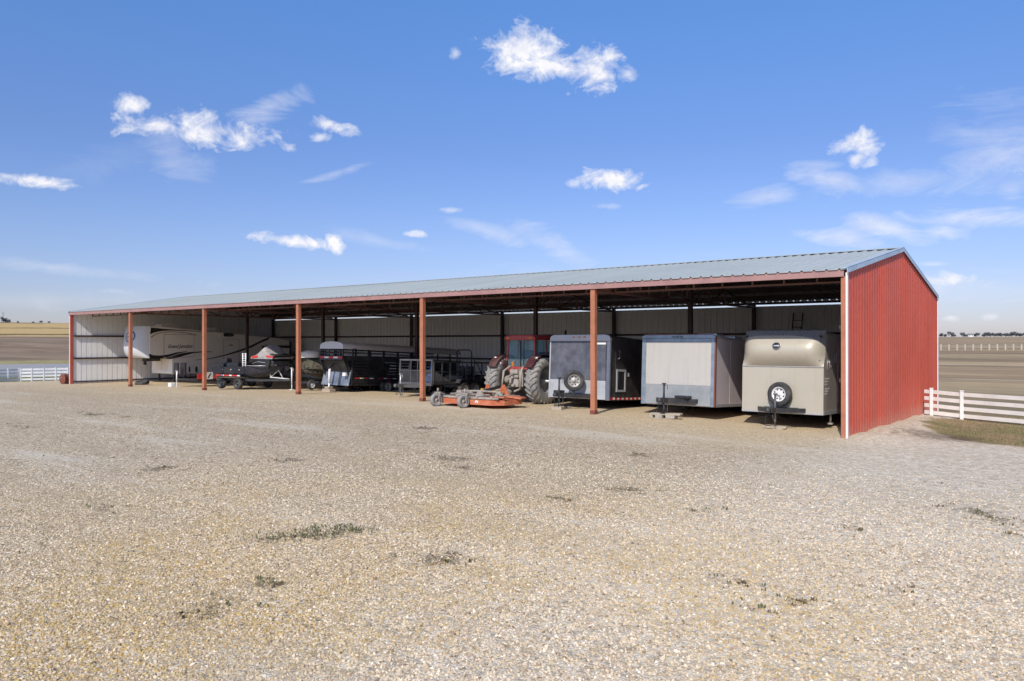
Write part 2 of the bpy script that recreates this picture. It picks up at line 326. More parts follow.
# weights of stone tones shared by the sheet and by the loose stones
STONE = [(.0, (.15, .105, .065)), (.09, (.36, .272, .172)), (.26, (.52, .405, .268)), (.50, (.655, .518, .36)), (.76, (.75, .612, .448)), (.94, (.835, .715, .56)), (1., (.90, .81, .69))]
def yellow_zone(t, pos):
    n = t.noise(pos, .33, 4, .6)
    v = t.n('ShaderNodeSeparateXYZ', i={0: pos})
    # iron-stained stone is commonest in the near left of the yard
    d = t.n('ShaderNodeVectorMath', operation='DISTANCE'); t.put(d, 0, pos); d.inputs[1].default_value = (-.8, -15.6, 0)
    return t.m('MULTIPLY', t.mr(n, .36, .62), t.mr(d.outputs['Value'], 9., 2., .15, 1.))
def ground_mat():
    m, t, b = newmat('gravel_ground'); pos = t.n('ShaderNodeNewGeometry').outputs['Position']
    P = t.n('ShaderNodeVectorMath', operation='MULTIPLY', i={0: pos}); P.inputs[1].default_value = (1, 1, .3); P = P.outputs[0]
    v1, s1 = gravel_col(t, P, 40, pos); v2, s2 = gravel_col(t, P, 15, pos)
    v3, s3 = gravel_col(t, P, 7, pos)
    col1 = t.ramp(s1.outputs[0], STONE); col2 = t.ramp(s2.outputs[1], STONE); col3 = t.ramp(s3.outputs[1], STONE)
    c = t.mix(t.m('GREATER_THAN', s2.outputs[0], .76), col1, col2)
    c = t.mix(t.m('MULTIPLY', t.m('GREATER_THAN', s3.outputs[0], .8), .3), c, col3)
    fines_shade = t.m('MAXIMUM', t.mr(v1.outputs['Distance'], .46, .66, 0, .8), 0.)  # soil between stones, with the shade of the gaps painted into its colour
    c = t.mix(t.m('MULTIPLY', fines_shade, t.m('LESS_THAN', s2.outputs[0], .76)), c, (.17, .125, .075, 1))
    c = t.mix(t.m('MULTIPLY', t.mr(v2.outputs['Distance'], .45, .62, 0, .85), t.m('GREATER_THAN', s2.outputs[0], .76)), c, (.17, .125, .075, 1))  # same soil and painted gap shade around the larger stones
    # iron stain
    st = t.m('MULTIPLY', t.m('GREATER_THAN', s1.outputs[2], .62), yellow_zone(t, pos))
    c = t.mix(t.m('MULTIPLY', st, .75), c, (.52, .33, .10, 1))
    # worn lanes and fines along the shed (long in x), broad tone changes
    lane = t.noise(t.scale(P, (.10, .55, 1)), 1., 5, .6, .4); broad = t.noise(P, .22, 5, .6)
    c = t.mix(t.mr(lane, .47, .68, 0, .5), c, (.40, .31, .205, 1))
    patch = t.noise(t.scale(P, (.6, 1., 1)), .9, 6, .7, .6); clump = t.noise(P, 6.5, 5, .75)
    c = t.mix(t.mr(patch, .50, .66, 0, .38), c, (.36, .275, .175, 1))
    c = t.mix(t.mr(clump, .50, .72, 0, .42), c, (.30, .23, .15, 1)); c = t.mix(t.mr(clump, .46, .28, 0, .35), c, (.86, .79, .66, 1))
    c = t.mix(t.mr(broad, .35, .65, .25, 0.), c, (.42, .33, .22, 1))
    c = t.mix(t.mr(lane, .47, .31, 0, .5), c, (.63, .565, .47, 1))
    sy_ = t.n('ShaderNodeSeparateXYZ', i={0: pos})
    # sandy fines close to and inside the shed
    sand = t.m('MULTIPLY', t.mr(t.m('ADD', sy_.outputs[1], t.m('MULTIPLY', t.m('SUBTRACT', broad, .5), 5.)), -6.5, 1.5), t.mr(sy_.outputs[0], 4., -2.))
    c = t.mix(t.m('MULTIPLY', sand, .5), c, (.62, .475, .29, 1))
    c = t.mix(t.m('MULTIPLY', t.mr(t.m('ADD', sy_.outputs[0], t.m('MULTIPLY', patch, 3.)), -.2, 3.), .42), c, t.mix(t.mr(clump, .38, .62), (.86, .79, .68, 1), (.52, .455, .37, 1)))
    # scattered dark debris and damp spots with shapes of their own
    sp = t.noise(t.scale(P, (.7, 1.6, 1)), 1.5, 7, .78, .5)
    c = t.mix(t.mr(sp, .635, .69, 0, .6), c, (.20, .155, .11, 1))
    att = t.n('ShaderNodeAttribute', attribute_name='spot').outputs['Fac']
    c = t.mix(t.mr(t.m('ADD', att, t.m('MULTIPLY', t.m('SUBTRACT', t.noise(t.scale(P, (.7, 1.3, 1)), 5, 7, .75), .5), 2.0)), .50, .78, 0, .7), c, (.14, .105, .065, 1))
    # verge of grass and bare soil beyond the gravel edge
    ve = t.n('ShaderNodeAttribute', attribute_name='verge').outputs['Fac']
    vn = t.m('ADD', ve, t.m('ADD', t.m('MULTIPLY', t.m('SUBTRACT', t.noise(P, 1.6, 7, .7), .5), 1.6), t.m('MULTIPLY', t.m('SUBTRACT', t.noise(P, 14, 5, .7), .5), .6)))
    soil = t.mix(t.mr(t.noise(P, .8, 6, .66), .42, .6), (.35, .235, .13, 1), (.21, .20, .075, 1))
    soil = t.mix(t.mr(t.m('ADD', att, t.m('MULTIPLY', t.noise(P, 2.5, 6, .7), .6)), .85, 1.1, 0, .85), soil, (.07, .05, .035, 1))
    soil = t.mix(t.mr(t.noise(P, 26, 5, .7), .4, .7, 0, .5), soil, (.30, .24, .13, 1))
    mask = t.mr(vn, -.12, .12)
    c = t.mix(mask, c, soil)
    t.put(b, 'Base Color', c); t.put(b, 'Roughness', .92); b.inputs['Specular IOR Level'].default_value = .25
    h1 = t.m('SUBTRACT', 1., t.m('MULTIPLY', v1.outputs['Distance'], 1.35)); h2 = t.m('SUBTRACT', 1., t.m('MULTIPLY', v2.outputs['Distance'], 1.2))
    hh = t.m('ADD', t.m('MULTIPLY', h1, .45), t.m('MULTIPLY', h2, t.m('MULTIPLY', t.m('GREATER_THAN', s2.outputs[0], .5), .8)))
    hh = t.m('ADD', hh, t.m('MULTIPLY', t.noise(P, 3.5, 6, .7), 1.4))
    bp = t.n('ShaderNodeBump', i={'Strength': 1.0, 'Distance': .014, 'Height': hh}); t.put(b, 'Normal', bp.outputs[0])
    return m
def field_mat():
    m, t, b = newmat('field_ground'); pos = t.n('ShaderNodeNewGeometry').outputs['Position']
    dd = t.n('ShaderNodeAttribute', attribute_name='range').outputs['Fac']; wr = t.n('ShaderNodeAttribute', attribute_name='rside').outputs['Fac']
    n = t.noise(pos, .035, 7, .65); nf = t.noise(pos, .5, 6, .7)
    d2 = t.m('MULTIPLY', dd, t.m('ADD', .96, t.m('MULTIPLY', n, .08)))
    brown = t.mix(t.mr(t.noise(t.scale(pos, (.02, .05, 1)), 1., 7, .7, .6), .38, .66), (.19, .132, .088, 1), (.31, .22, .145, 1))
    brown = t.mix(t.mr(nf, .35, .7, 0, .4), brown, (.20, .16, .11, 1))
    gold = t.mix(t.mr(nf, .35, .65), (.54, .37, .165, 1), (.42, .30, .135, 1))
    green = t.mix(t.mr(nf, .3, .6), (.20, .18, .07, 1), (.36, .30, .15, 1))
    L = t.ramp(t.m('DIVIDE', d2, 700.), [(0., (.17, .15, .06)), (.110, (.17, .15, .06)), (.1150, (.30, .295, .30)), (.1400, (.32, .31, .31))])
    L = t.mix(t.mr(d2, 97, 100), L, green); L = t.mix(t.mr(d2, 106, 116), L, brown); L = t.mix(t.mr(d2, 372, 392), L, gold)
    for c0, wd in ((418, 10), (498, 7), (592, 10)):
        L = t.mix(t.m('MULTIPLY', t.mr(t.m('ABSOLUTE', t.m('SUBTRACT', d2, c0)), wd, wd*.4), .8), L, (.07, .055, .03, 1))
    Rr = t.mix(t.mr(t.noise(t.scale(pos, (.012, .06, 1)), 1., 7, .72, .8), .40, .62), (.235, .162, .10, 1), (.45, .325, .19, 1))
    Rr = t.mix(t.mr(t.noise(t.scale(pos, (.03, .11, 1)), 1., 5, .7), .54, .64, 0, .5), Rr, (.19, .165, .085, 1))
    Rr = t.mix(t.mr(t.noise(t.scale(pos, (.02, .22, 1)), 1., 6, .72, .3), .57, .63, 0, .75), Rr, (.52, .42, .28, 1))
    Rr = t.mix(t.mr(d2, 30, 60, .6, 0.), Rr, (.20, .165, .09, 1)); Rr = t.mix(t.mr(nf, .35, .7, 0, .3), Rr, (.20, .16, .10, 1))
    t.put(b, 'Base Color', t.mix(wr, L, Rr)); t.put(b, 'Roughness', .95); b.inputs['Specular IOR Level'].default_value = .15
    bp = t.n('ShaderNodeBump', i={'Strength': .6, 'Distance': .15, 'Height': nf}); t.put(b, 'Normal', bp.outputs[0])
    return m

# ------------------------------------------------------------------ ground sheets
EDGE = [gnd(px, py, -.24) for px, py in ((921, 424), (926, 432), (938, 438), (965, 446), (1024, 451.5), (1100, 459))]
EDGE = [(0.6, 13.5), (1.2, 10.4)] + EDGE + [(14, -1), (30, -14)]
def dist_edge(X, Y):
    best = 1e9; sgn = -1
    for (x0, y0), (x1, y1) in zip(EDGE[:-1], EDGE[1:]):
        dx, dy = x1-x0, y1-y0; tt = max(0, min(1, ((X-x0)*dx+(Y-y0)*dy)/(dx*dx+dy*dy)))
        ex, ey = X-x0-tt*dx, Y-y0-tt*dy; d = math.hypot(ex, ey)
        if d < best: best = d; sgn = 1 if dx*ey-dy*ex > 0 else -1
    return best*sgn
SPOTS = [gnd(px, py, .05)+(w,) for px, py, w in ((944, 431, 1.7), (98, 418, .6), (86, 416, .4), (128, 421, .4), (155, 473, .35), (165, 471, .3), (292, 464, .4), (283, 464, .25), (455, 461, .45), (462, 469, .35), (440, 460, .3), (105, 510, .22), (262, 581, .16), (275, 583, .12),
   (225, 600, .2), (190, 612, .2), (300, 536, .3), (335, 532, .3), (270, 540, .25), (430, 557, .3), (448, 555, .25), (620, 487, .35), (633, 488, .3), (705, 507, .2), (718, 571, .12), (790, 590, .10), (805, 591, .10), (752, 576, .12), (752, 598, .12), (980, 503, .35), (965, 500, .3), (995, 509, .3), (1022, 524, .2), (893, 578, .15), (560, 497, .2), (850, 520, .2), (640, 455, .4), (30, 431, .5), (10, 428, .4), (425, 433, .45))]
def dist_spot(X, Y):
    v = 0
    for x, y, w in SPOTS:
        d = math.hypot(X-x, Y-y)/w
        if d < 1.6: v = max(v, 1-d/1.6)
    return v
def polar_sheet(name, r0, r1, nr, mat, dz=0., keep=None, da=.6):
    A = int(360/da); rs = np.geomspace(r0, r1, nr); vs = []; at = []
    for r in rs:
        for k in range(A):
            a = 2*math.pi*k/A; X, Y = CAMX+r*math.sin(a), CAMY+r*math.cos(a); z, d, w = gz(X, Y); vs.append((X, Y, z+dz)); at.append((d, w, X, Y))
    fs = [(j*A+k, j*A+(k+1) % A, (j+1)*A+(k+1) % A, (j+1)*A+k) for j in range(nr-1) for k in range(A)]
    if r0 < 3: fs.append(tuple(range(A-1, -1, -1)))
    me = bpy.data.meshes.new(name); me.from_pydata(vs, [], [f[::-1] for f in fs]); me.materials.append(mat)
    for nm, ix in (('range', 0), ('rside', 1)):
        l = me.attributes.new(nm, 'FLOAT', 'POINT'); l.data.foreach_set('value', [q[ix] for q in at])
    if keep:
        l = me.attributes.new('verge', 'FLOAT', 'POINT'); l.data.foreach_set('value', [dist_edge(q[2], q[3]) if q[2] > -6 else -9. for q in at])
        l = me.attributes.new('spot', 'FLOAT', 'POINT'); l.data.foreach_set('value', [dist_spot(q[2], q[3]) if abs(q[2]+12) < 45 else 0. for q in at])
    me.polygons.foreach_set('use_smooth', [True]*len(me.polygons)); me.update()
    o = bpy.data.objects.new(name, me); col.objects.link(o); return tag(o, kind='structure')
GM = ground_mat(); FM = field_mat()
yard = polar_sheet('gravel_yard', 1.2, 78, 190, GM, keep=True)
field = polar_sheet('field', 20, 3800, 150, FM, dz=-.06, da=1.2)
# clip the yard where the fields begin
bm = bmesh.new(); bm.from_mesh(yard.data)
def yard_out(c):
    dx, dy = c.x-CAMX, c.y-CAMY; aa = (math.atan2(dx, dy)+YAW+math.pi) % (2*math.pi)-math.pi
    wR = sstep(R(-24), R(22), aa); r = math.hypot(dx, dy)
    if aa > R(15) and r > 33.5+.9*math.sin(aa*40): return True
    return r*.85 > 69
bmesh.ops.delete(bm, geom=[f for f in bm.faces if yard_out(f.calc_center_median())], context='FACES'); bm.to_mesh(yard.data); bm.free()

# loose stones in the near part of the yard
def stone_mat():
    m, t, b = newmat('limestone'); oi = t.n('ShaderNodeObjectInfo')
    c = t.ramp(oi.outputs['Random'], STONE)
    k = t.m('FRACT', t.m('MULTIPLY', oi.outputs['Random'], 37.7))
    c = t.mix(t.m('MULTIPLY', t.m('GREATER_THAN', k, .52), t.m('MULTIPLY', yellow_zone(t, oi.outputs['Location']), .95)), c, (.52, .36, .13, 1))
    k2 = t.m('FRACT', t.m('MULTIPLY', oi.outputs['Random'], 91.3))
    c = t.mix(t.m('MULTIPLY', t.m('GREATER_THAN', k2, .9), .6), c, (.42, .27, .20, 1))
    broad = t.noise(t.scale(oi.outputs['Location'], (.10, .55, 1)), 1., 5, .6, .4)
    c = t.mix(t.mr(broad, .48, .72, 0, .35), c, (.40, .325, .23, 1))
    n = t.noise(t.n('ShaderNodeNewGeometry').outputs['Position'], 160, 3, .6)
    c = t.mix(t.mr(n, .35, .7, 0, .3), c, (.34, .27, .18, 1))
    t.put(b, 'Base Color', c); t.put(b, 'Roughness', .9); b.inputs['Specular IOR Level'].default_value = .25; return m
def stones():
    vs = []; fs = []; den = []; A = 90; rs = np.geomspace(3.4, 17, 40)
    for r in rs:
        for k in range(A+1):
            a = -YAW+R(-44+88*k/A); X, Y = CAMX+r*math.sin(a), CAMY+r*math.cos(a); z = gz(X, Y)[0]; vs.append((X, Y, z-.002))
            den.append(max(0, 1-dist_spot(X, Y)*.6)*(1 if dist_edge(X, Y) < -.3 else 0)*min(1, max(0., (17-r)/9))**1.5)
    for j in range(len(rs)-1):
        for k in range(A): fs.append((j*(A+1)+k, (j+1)*(A+1)+k, (j+1)*(A+1)+k+1, j*(A+1)+k+1))
    me = bpy.data.meshes.new('gravel_stones'); me.from_pydata(vs, [], fs)
    l = me.attributes.new('dens', 'FLOAT', 'POINT'); l.data.foreach_set('value', den)
    mt = stone_mat(); me.materials.append(mt)
    o = bpy.data.objects.new('gravel_stones', me); col.objects.link(o)
    tag(o, 'loose pale crushed limestone covering the yard in the foreground', 'gravel', kind='stuff')
    ng = bpy.data.node_groups.new('scatter_stones', 'GeometryNodeTree')
    ng.interface.new_socket('Geometry', in_out='INPUT', socket_type='NodeSocketGeometry'); ng.interface.new_socket('Geometry', in_out='OUTPUT', socket_type='NodeSocketGeometry')
    t = NT(ng); gi = t.n('NodeGroupInput'); go = t.n('NodeGroupOutput')
    na = t.n('GeometryNodeInputNamedAttribute', data_type='FLOAT'); na.inputs['Name'].default_value = 'dens'
    dp = t.n('GeometryNodeDistributePointsOnFaces', distribute_method='RANDOM', i={'Mesh': gi.outputs[0], 'Density': t.m('MULTIPLY', na.outputs['Attribute'], 2000.)})
    inst = []
    for s_ in range(4):
        ico = t.n('GeometryNodeMeshIcoSphere'); ico.inputs['Radius'].default_value = 1.; ico.inputs['Subdivisions'].default_value = 1 if s_ < 2 else 2
        nz = t.n('ShaderNodeTexNoise', noise_dimensions='4D'); nz.inputs['Scale'].default_value = .9 if s_ < 2 else 1.1; nz.inputs['W'].default_value = s_*3.7
        posn = t.n('GeometryNodeInputPosition'); t.put(nz, 'Vector', posn.outputs[0])
        sub = t.n('ShaderNodeVectorMath', operation='SUBTRACT', i={0: nz.outputs['Color']}); sub.inputs[1].default_value = (.5, .5, .5)
        scv = t.n('ShaderNodeVectorMath', operation='SCALE', i={0: sub.outputs[0]}); scv.inputs['Scale'].default_value = 2.2
        sp = t.n('GeometryNodeSetPosition', i={'Geometry': ico.outputs['Mesh'], 'Offset': scv.outputs[0]})
        sm = t.n('GeometryNodeSetMaterial', i={'Geometry': sp.outputs[0]}); sm.inputs['Material'].default_value = mt
        inst.append(sm.outputs[0])
    gti = t.n('GeometryNodeGeometryToInstance')
    for x in inst: ng.links.new(x, gti.inputs[0])
    rv = t.n('FunctionNodeRandomValue', data_type='FLOAT_VECTOR'); rv.inputs[0].default_value = (0, 0, 0); rv.inputs[1].default_value = (6.283, 6.283, 6.283)
    rs_ = t.n('FunctionNodeRandomValue', data_type='FLOAT'); rs_.inputs[2].default_value = 0.; rs_.inputs[3].default_value = 1.; rs_.inputs['Seed'].default_value = 5
    size = t.m('ADD', .0068, t.m('MULTIPLY', t.m('POWER', rs_.outputs[1], 2.8), .0105))
    rr = t.n('FunctionNodeRandomValue', data_type='FLOAT_VECTOR'); rr.inputs[0].default_value = (.8, .75, .6); rr.inputs[1].default_value = (1.35, 1.1, .95); rr.inputs['Seed'].default_value = 9
    sv = t.n('ShaderNodeVectorMath', operation='SCALE', i={0: rr.outputs[0]}); t.put(sv, 'Scale', size)
    ri = t.n('FunctionNodeRandomValue', data_type='INT'); ri.inputs[4].default_value = 0; ri.inputs[5].default_value = 3; ri.inputs['Seed'].default_value = 3
    iop = t.n('GeometryNodeInstanceOnPoints', i={'Points': dp.outputs['Points'], 'Instance': gti.outputs[0], 'Pick Instance': True, 'Instance Index': ri.outputs[2], 'Rotation': rv.outputs[0], 'Scale': sv.outputs[0]})
    ng.links.new(iop.outputs[0], go.inputs[0])
    md = o.modifiers.new('scatter', 'NODES'); md.node_group = ng
stones()

# low weeds growing through the gravel
def leafy(mb, x, y, z, r, n, h):
    for _ in range(n):
        a = random.uniform(0, 6.283); q = r*math.sqrt(random.random()); px, py = x+q*math.cos(a)*1.5, y+q*math.sin(a)
        b = random.uniform(0, 6.283); l = random.uniform(.4, 1)*h; w = l*random.uniform(.18, .4); tl = random.uniform(.2, 1.2)
        dx, dy = math.cos(b), math.sin(b); tip = (px+dx*l*math.sin(tl), py+dy*l*math.sin(tl), z+l*math.cos(tl)+.012)
        mid = ((px+tip[0])/2, (py+tip[1])/2, (z+tip[2])/2+.2*w)
        mb.add([(px, py, z), (mid[0]-dy*w, mid[1]+dx*w, mid[2]), tip, (mid[0]+dy*w, mid[1]-dx*w, mid[2])], [(0, 1, 2, 3)])
def leafmat(name, a, b_):
    m, t, b = newmat(name); P = t.n('ShaderNodeNewGeometry').outputs['Position']
    t.put(b, 'Base Color', t.mix(t.mr(t.noise(P, 14, 4, .7), .35, .65), c4(a), c4(b_))); t.put(b, 'Roughness', .7); return m
M['weed'] = leafmat('weed', (.075, .105, .035), (.17, .15, .07)); M['weed_dry'] = leafmat('weed_dry', (.11, .09, .045), (.24, .17, .095))
M['grass'] = leafmat('grass', (.085, .095, .030), (.26, .20, .095))
w = MB(); wd = MB()
for k in range(44):
    t_ = k/43; px = 243+122*t_+random.uniform(-4, 4); py = 541-11*t_+random.gauss(0, 2.6)
    if t_ < .25 and k % 2: continue
    x, y = gnd(px, py, .03); leafy(w, x, y, gz(x, y)[0], random.uniform(.06, .22), int(random.uniform(5, 22)*(.35+t_)), random.uniform(.025, .05))
tag(w.build('weeds', M['weed'], recalc=False), 'low green weeds spreading in a streak across the gravel', 'weeds', kind='stuff')
w2 = MB()
for (x, y, wdt) in SPOTS[1:]:
    for _ in range(random.randint(3, 9)):
        xx, yy = x+random.gauss(0, wdt*.9)*cY+random.gauss(0, wdt*.25), y+random.gauss(0, wdt*.5)
        leafy(wd if random.random() < .65 else w2, xx, yy, gz(xx, yy)[0], wdt*random.uniform(.06, .30), random.randint(3, 14), random.uniform(.018, .045))
for _ in range(170):
    a_ = -YAW+R(random.uniform(-38, 38)); r_ = 5.5+random.random()**.8*20; xx, yy = CAMX+r_*math.sin(a_), CAMY+r_*math.cos(a_)
    if yy < -1 and dist_edge(xx, yy) < -.5: leafy(wd if random.random() < .5 else w2, xx, yy, gz(xx, yy)[0], random.uniform(.01, .07), random.randint(1, 6), random.uniform(.015, .04))
tag(w2.build('stray_weeds', M['weed'], recalc=False), 'tiny stray green weeds dotted over the gravel', 'weeds', kind='stuff')
tag(wd.build('dry_weeds', M['weed_dry'], recalc=False), 'small dry brown and olive weed tufts scattered over the gravel', 'weeds', kind='stuff')

# ------------------------------------------------------------------ the open-fronted pole shed
BAY = 7.315; NB = 6; LX = -BAY*NB; DEP = 14.34; EZ = 4.25; RZ = 5.46; SL = (RZ-EZ)/(DEP/2)
def roofz(y): return EZ+SL*(y if y < DEP/2 else DEP-y)
shed = thing('pole_barn', 'long open fronted metal shed with red end wall and grey ribbed roof sheltering the trailers', 'shed', (0, 0, 0))
def ribs(a, b, pitch=.3048, h=.036, wb=.085, wt_=.040):
    pts = []; x = a
    while x < b-.02:
        for o, z in ((0, 0), (pitch*.36, 0), (pitch*.40, h*.22), (pitch*.44, 0), (pitch-wb, 0), (pitch-wb+(wb-wt_)/2, h), (pitch-(wb-wt_)/2, h)):
            if x+o <= b: pts.append((x+o, z))
        x += pitch
    pts.append((b, 0)); return pts
# roof panels
for nm, y0, y1 in (('roof_panel', -.13, DEP/2), ('roof_panel', DEP/2, DEP-.01)):
    m = MB(); pr = ribs(LX-.06, .09)
    vs = [(x, y, roofz(y)+z+.004) for x, z in pr for y in (y0, y1)]
    m.add(vs, [(2*i, 2*i+1, 2*i+3, 2*i+2) for i in range(len(pr)-1)])
    o = m.build(nm, [M['galv_roof'], M['roof_under']], shed)
    sd = o.modifiers.new('thickness', 'SOLIDIFY'); sd.thickness = .0035; sd.offset = -1 if o.data.polygons[3].normal.z > 0 else 1; sd.material_offset = 1
m = MB()  # ridge cap: folded sheet
for sgn in (-1, 1):
    yy = DEP/2+sgn*.20; n_ = 110
    m.add([(LX-.07, DEP/2, RZ+.062), (.10, DEP/2, RZ+.062), (.10, yy, roofz(yy)+.048), (LX-.07, yy, roofz(yy)+.048)], [(0, 1, 2, 3)])
o = m.build('ridge_cap', M['galv_roof'], shed); o.modifiers.new('t', 'SOLIDIFY').thickness = .004
# fascia channel along the front, seen with upper and lower flange
m = MB(); m.box(LX-.05, .0, -.095, -.085, 4.065, 4.235); m.box(LX-.05, .0, -.085, .0, 4.065, 4.073); m.box(LX-.05, .0, -.12, -.095, 4.060, 4.078); m.box(LX-.05, .0, -.085, -.02, 4.228, 4.236)
m.build('fascia', M['fascia'], shed)
m = MB(); m.box(LX, 0, -.075, -.015, 4.08, 4.225); m.build('eave_beam', M['truss'], shed)
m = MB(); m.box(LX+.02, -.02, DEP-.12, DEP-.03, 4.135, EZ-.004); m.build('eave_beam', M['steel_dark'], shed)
# back wall (silver inside, red outside)
LIN = dict(h=.045, wb=.055, wt_=.045)
def sheet_wall(fn, prof, mat, name, off=0.):
    m = MB(); vs = []
    for u, z in prof:
        lo, hi = fn(u, z); vs += [lo, hi]
    m.add(vs, [(2*i, 2*i+1, 2*i+3, 2*i+2) for i in range(len(prof)-1)]); return m.build(name, mat, shed)
bot = lambda X, Y: gz(X, Y)[0]-.12
sheet_wall(lambda u, z: ((u, DEP+z, bot(u, DEP)), (u, DEP+z, 4.065)), ribs(LX+.02, -.0, **LIN), M['galv_wall'], 'back_wall')
sheet_wall(lambda u, z: ((u, DEP+.06+z, bot(u, DEP)), (u, DEP+.06+z, 4.065)), ribs(LX-.02, .02, h=.02), M['red_wall'], 'outer_cladding')
for sx_, xi, xo in ((1, -.028, .03), (-1, LX+.055, LX)):
    pr = ribs(0.0, DEP, .3048, h=.017)
    sheet_wall(lambda u, z: ((xo+sx_*(z+.01), u, bot(xo+sx_*.3, u)-.1), (xo+sx_*(z+.01), u, roofz(u)-.02)), pr, M['red_wall'], 'end_wall')
    sheet_wall(lambda u, z: ((xi+sx_*z, u, bot(xo, u)-.1), (xi+sx_*z, u, roofz(u)-.02)), ribs(0.0, DEP-.01, **LIN), M['galv_wall'], 'wall_lining')
    # rake trim over both slopes
    m = MB()
    for y0, y1 in ((-.14, DEP/2), (DEP/2, DEP+.03)):
        x_a, x_b = (xo+sx_*.045, xo+sx_*.07)
        for zz0, zz1, xa, xb in ((-.085, .05, x_b-sx_*.012, x_b), (.040, .055, x_a-sx_*.10, x_b)):
            m.prism([(y0, roofz(y0)+zz0), (y1, roofz(y1)+zz0), (y1, roofz(y1)+zz1), (y0, roofz(y0)+zz1)], min(xa, xb), max(xa, xb), 'yz')
    m.build('rake_trim', M['rake_trim'], shed)
    for yc in (-.03, DEP+.03):
        m = MB(); m.box(xo+sx_*.03-.022, xo+sx_*.03+.022, yc-.05, yc+.05, bot(xo, yc)-.1, roofz(max(0, min(DEP, yc)))-.09); m.build('corner_trim', M['white_trim'], shed, .006)
# front posts
for k in range(NB+1):
    X = -BAY*k; m = MB(); g = gz(X, 0)[0]-.2
    if k in (0, NB):
        s_ = 1 if k == 0 else -1; m.box(X-.075 if k == 0 else X+.02, X+.034 if k == 0 else X+.105, -.075, .10, g, 4.062); m.build('post', M['post'] if k == 0 else M['red_trim'], shed, .006)
    else:
        m.box(X-.08, X+.08, -.075, .085, g, 4.062); o = m.build('post', M['post'], shed, .012)
        m = MB(); m.box(X-.088, X+.088, -.083, .093, g, gz(X, 0)[0]+.12); m.build('base_stain', M['rust'], o)
# interior and back columns, trusses, braces
for k in range(NB+1):
    X = -BAY*k; e = k in (0, NB); xs = X-(.12 if k == 0 else -.12 if k == NB else 0)
    for Y in (DEP/2, DEP-.22):
        if e and Y < 10: continue
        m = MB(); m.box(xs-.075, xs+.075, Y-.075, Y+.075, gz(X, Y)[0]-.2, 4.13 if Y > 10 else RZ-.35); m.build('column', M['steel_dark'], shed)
    if e: continue
    m = MB(); yb0, yb1 = .1, DEP-.16; bc = 4.00; tcz = lambda y: roofz(y)-.29
    for y0, y1 in ((yb0, DEP/2-.08), (DEP/2+.08, yb1)): m.bar((X, y0, tcz(y0)), (X, y1, tcz(y1)), .09, .07)
    m.bar((X, yb0, bc), (X, DEP/2-.08, bc), .08, .07); m.bar((X, DEP/2+.08, bc), (X, yb1, bc), .08, .07)
    nW = 9
    for half in ((yb0+.5, DEP/2-.3), (yb1-.5, DEP/2+.3)):
        for i in range(5):
            y = half[0]+(half[1]-half[0])*i/4; y2 = half[0]+(half[1]-half[0])*(i+1)/4
            m.bar((X, y, bc), (X, y, tcz(y)), .05)
            if i < 4: m.bar((X, y2, bc), (X, y, tcz(y)), .045)
    m.build('truss', M['truss'], shed)
for k in range(1, NB):   # K braces along the ridge line
    X = -BAY*k; m = MB()
    for s_ in (-1, 1): m.bar((X+s_*.09, DEP/2, 4.05), (X+s_*1.5, DEP/2, RZ-.42), .06)
    m.build('knee_brace', M['steel_dark'], shed)
m = MB(); m.bar((LX+.05, DEP/2, RZ-.38), (-.05, DEP/2, RZ-.38), .09, .16); m.build('ridge_beam', M['steel_dark'], shed)
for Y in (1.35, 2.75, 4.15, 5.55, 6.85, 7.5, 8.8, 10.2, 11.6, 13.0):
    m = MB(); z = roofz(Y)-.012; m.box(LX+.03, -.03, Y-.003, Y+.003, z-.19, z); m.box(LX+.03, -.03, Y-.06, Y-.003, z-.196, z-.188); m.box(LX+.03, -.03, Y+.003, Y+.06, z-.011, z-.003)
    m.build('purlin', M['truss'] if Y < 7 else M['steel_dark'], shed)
# long top girder between the front posts (small truss just behind the eave)
for k in range(NB):
    m = MB(); x0, x1 = -BAY*k-.1, -BAY*(k+1)+.1; m.bar((x0, 1.2, 4.02), (x1, 1.2, 4.02), .05)
    n_ = 8
    for i in range(n_+1):
        x = x0+(x1-x0)*i/n_; m.bar((x, 1.2, 4.02), (x, 1.2, 4.30), .045)
    m.build('girder', M['truss'], shed)
# girts
for z in (1.45, 2.80):
    m = MB(); m.box(LX+.1, -.1, DEP-.10, DEP-.03, z-.05, z+.05); m.build('girt', M['steel_dark'], shed)
    m = MB(); m.box(LX+.045, LX+.165, .12, DEP-.15, z-.05, z+.05); m.build('girt', M['steel_dark'], shed)
    m = MB(); m.box(-.165, -.045, .12, DEP-.15, z-.05, z+.05); m.build('girt', M['steel_dark'], shed)
m = MB(); m.box(LX+.04, LX+.12, .12, DEP-.15, 0.0, .08); m.build('base_girt', M['steel_dark'], shed)

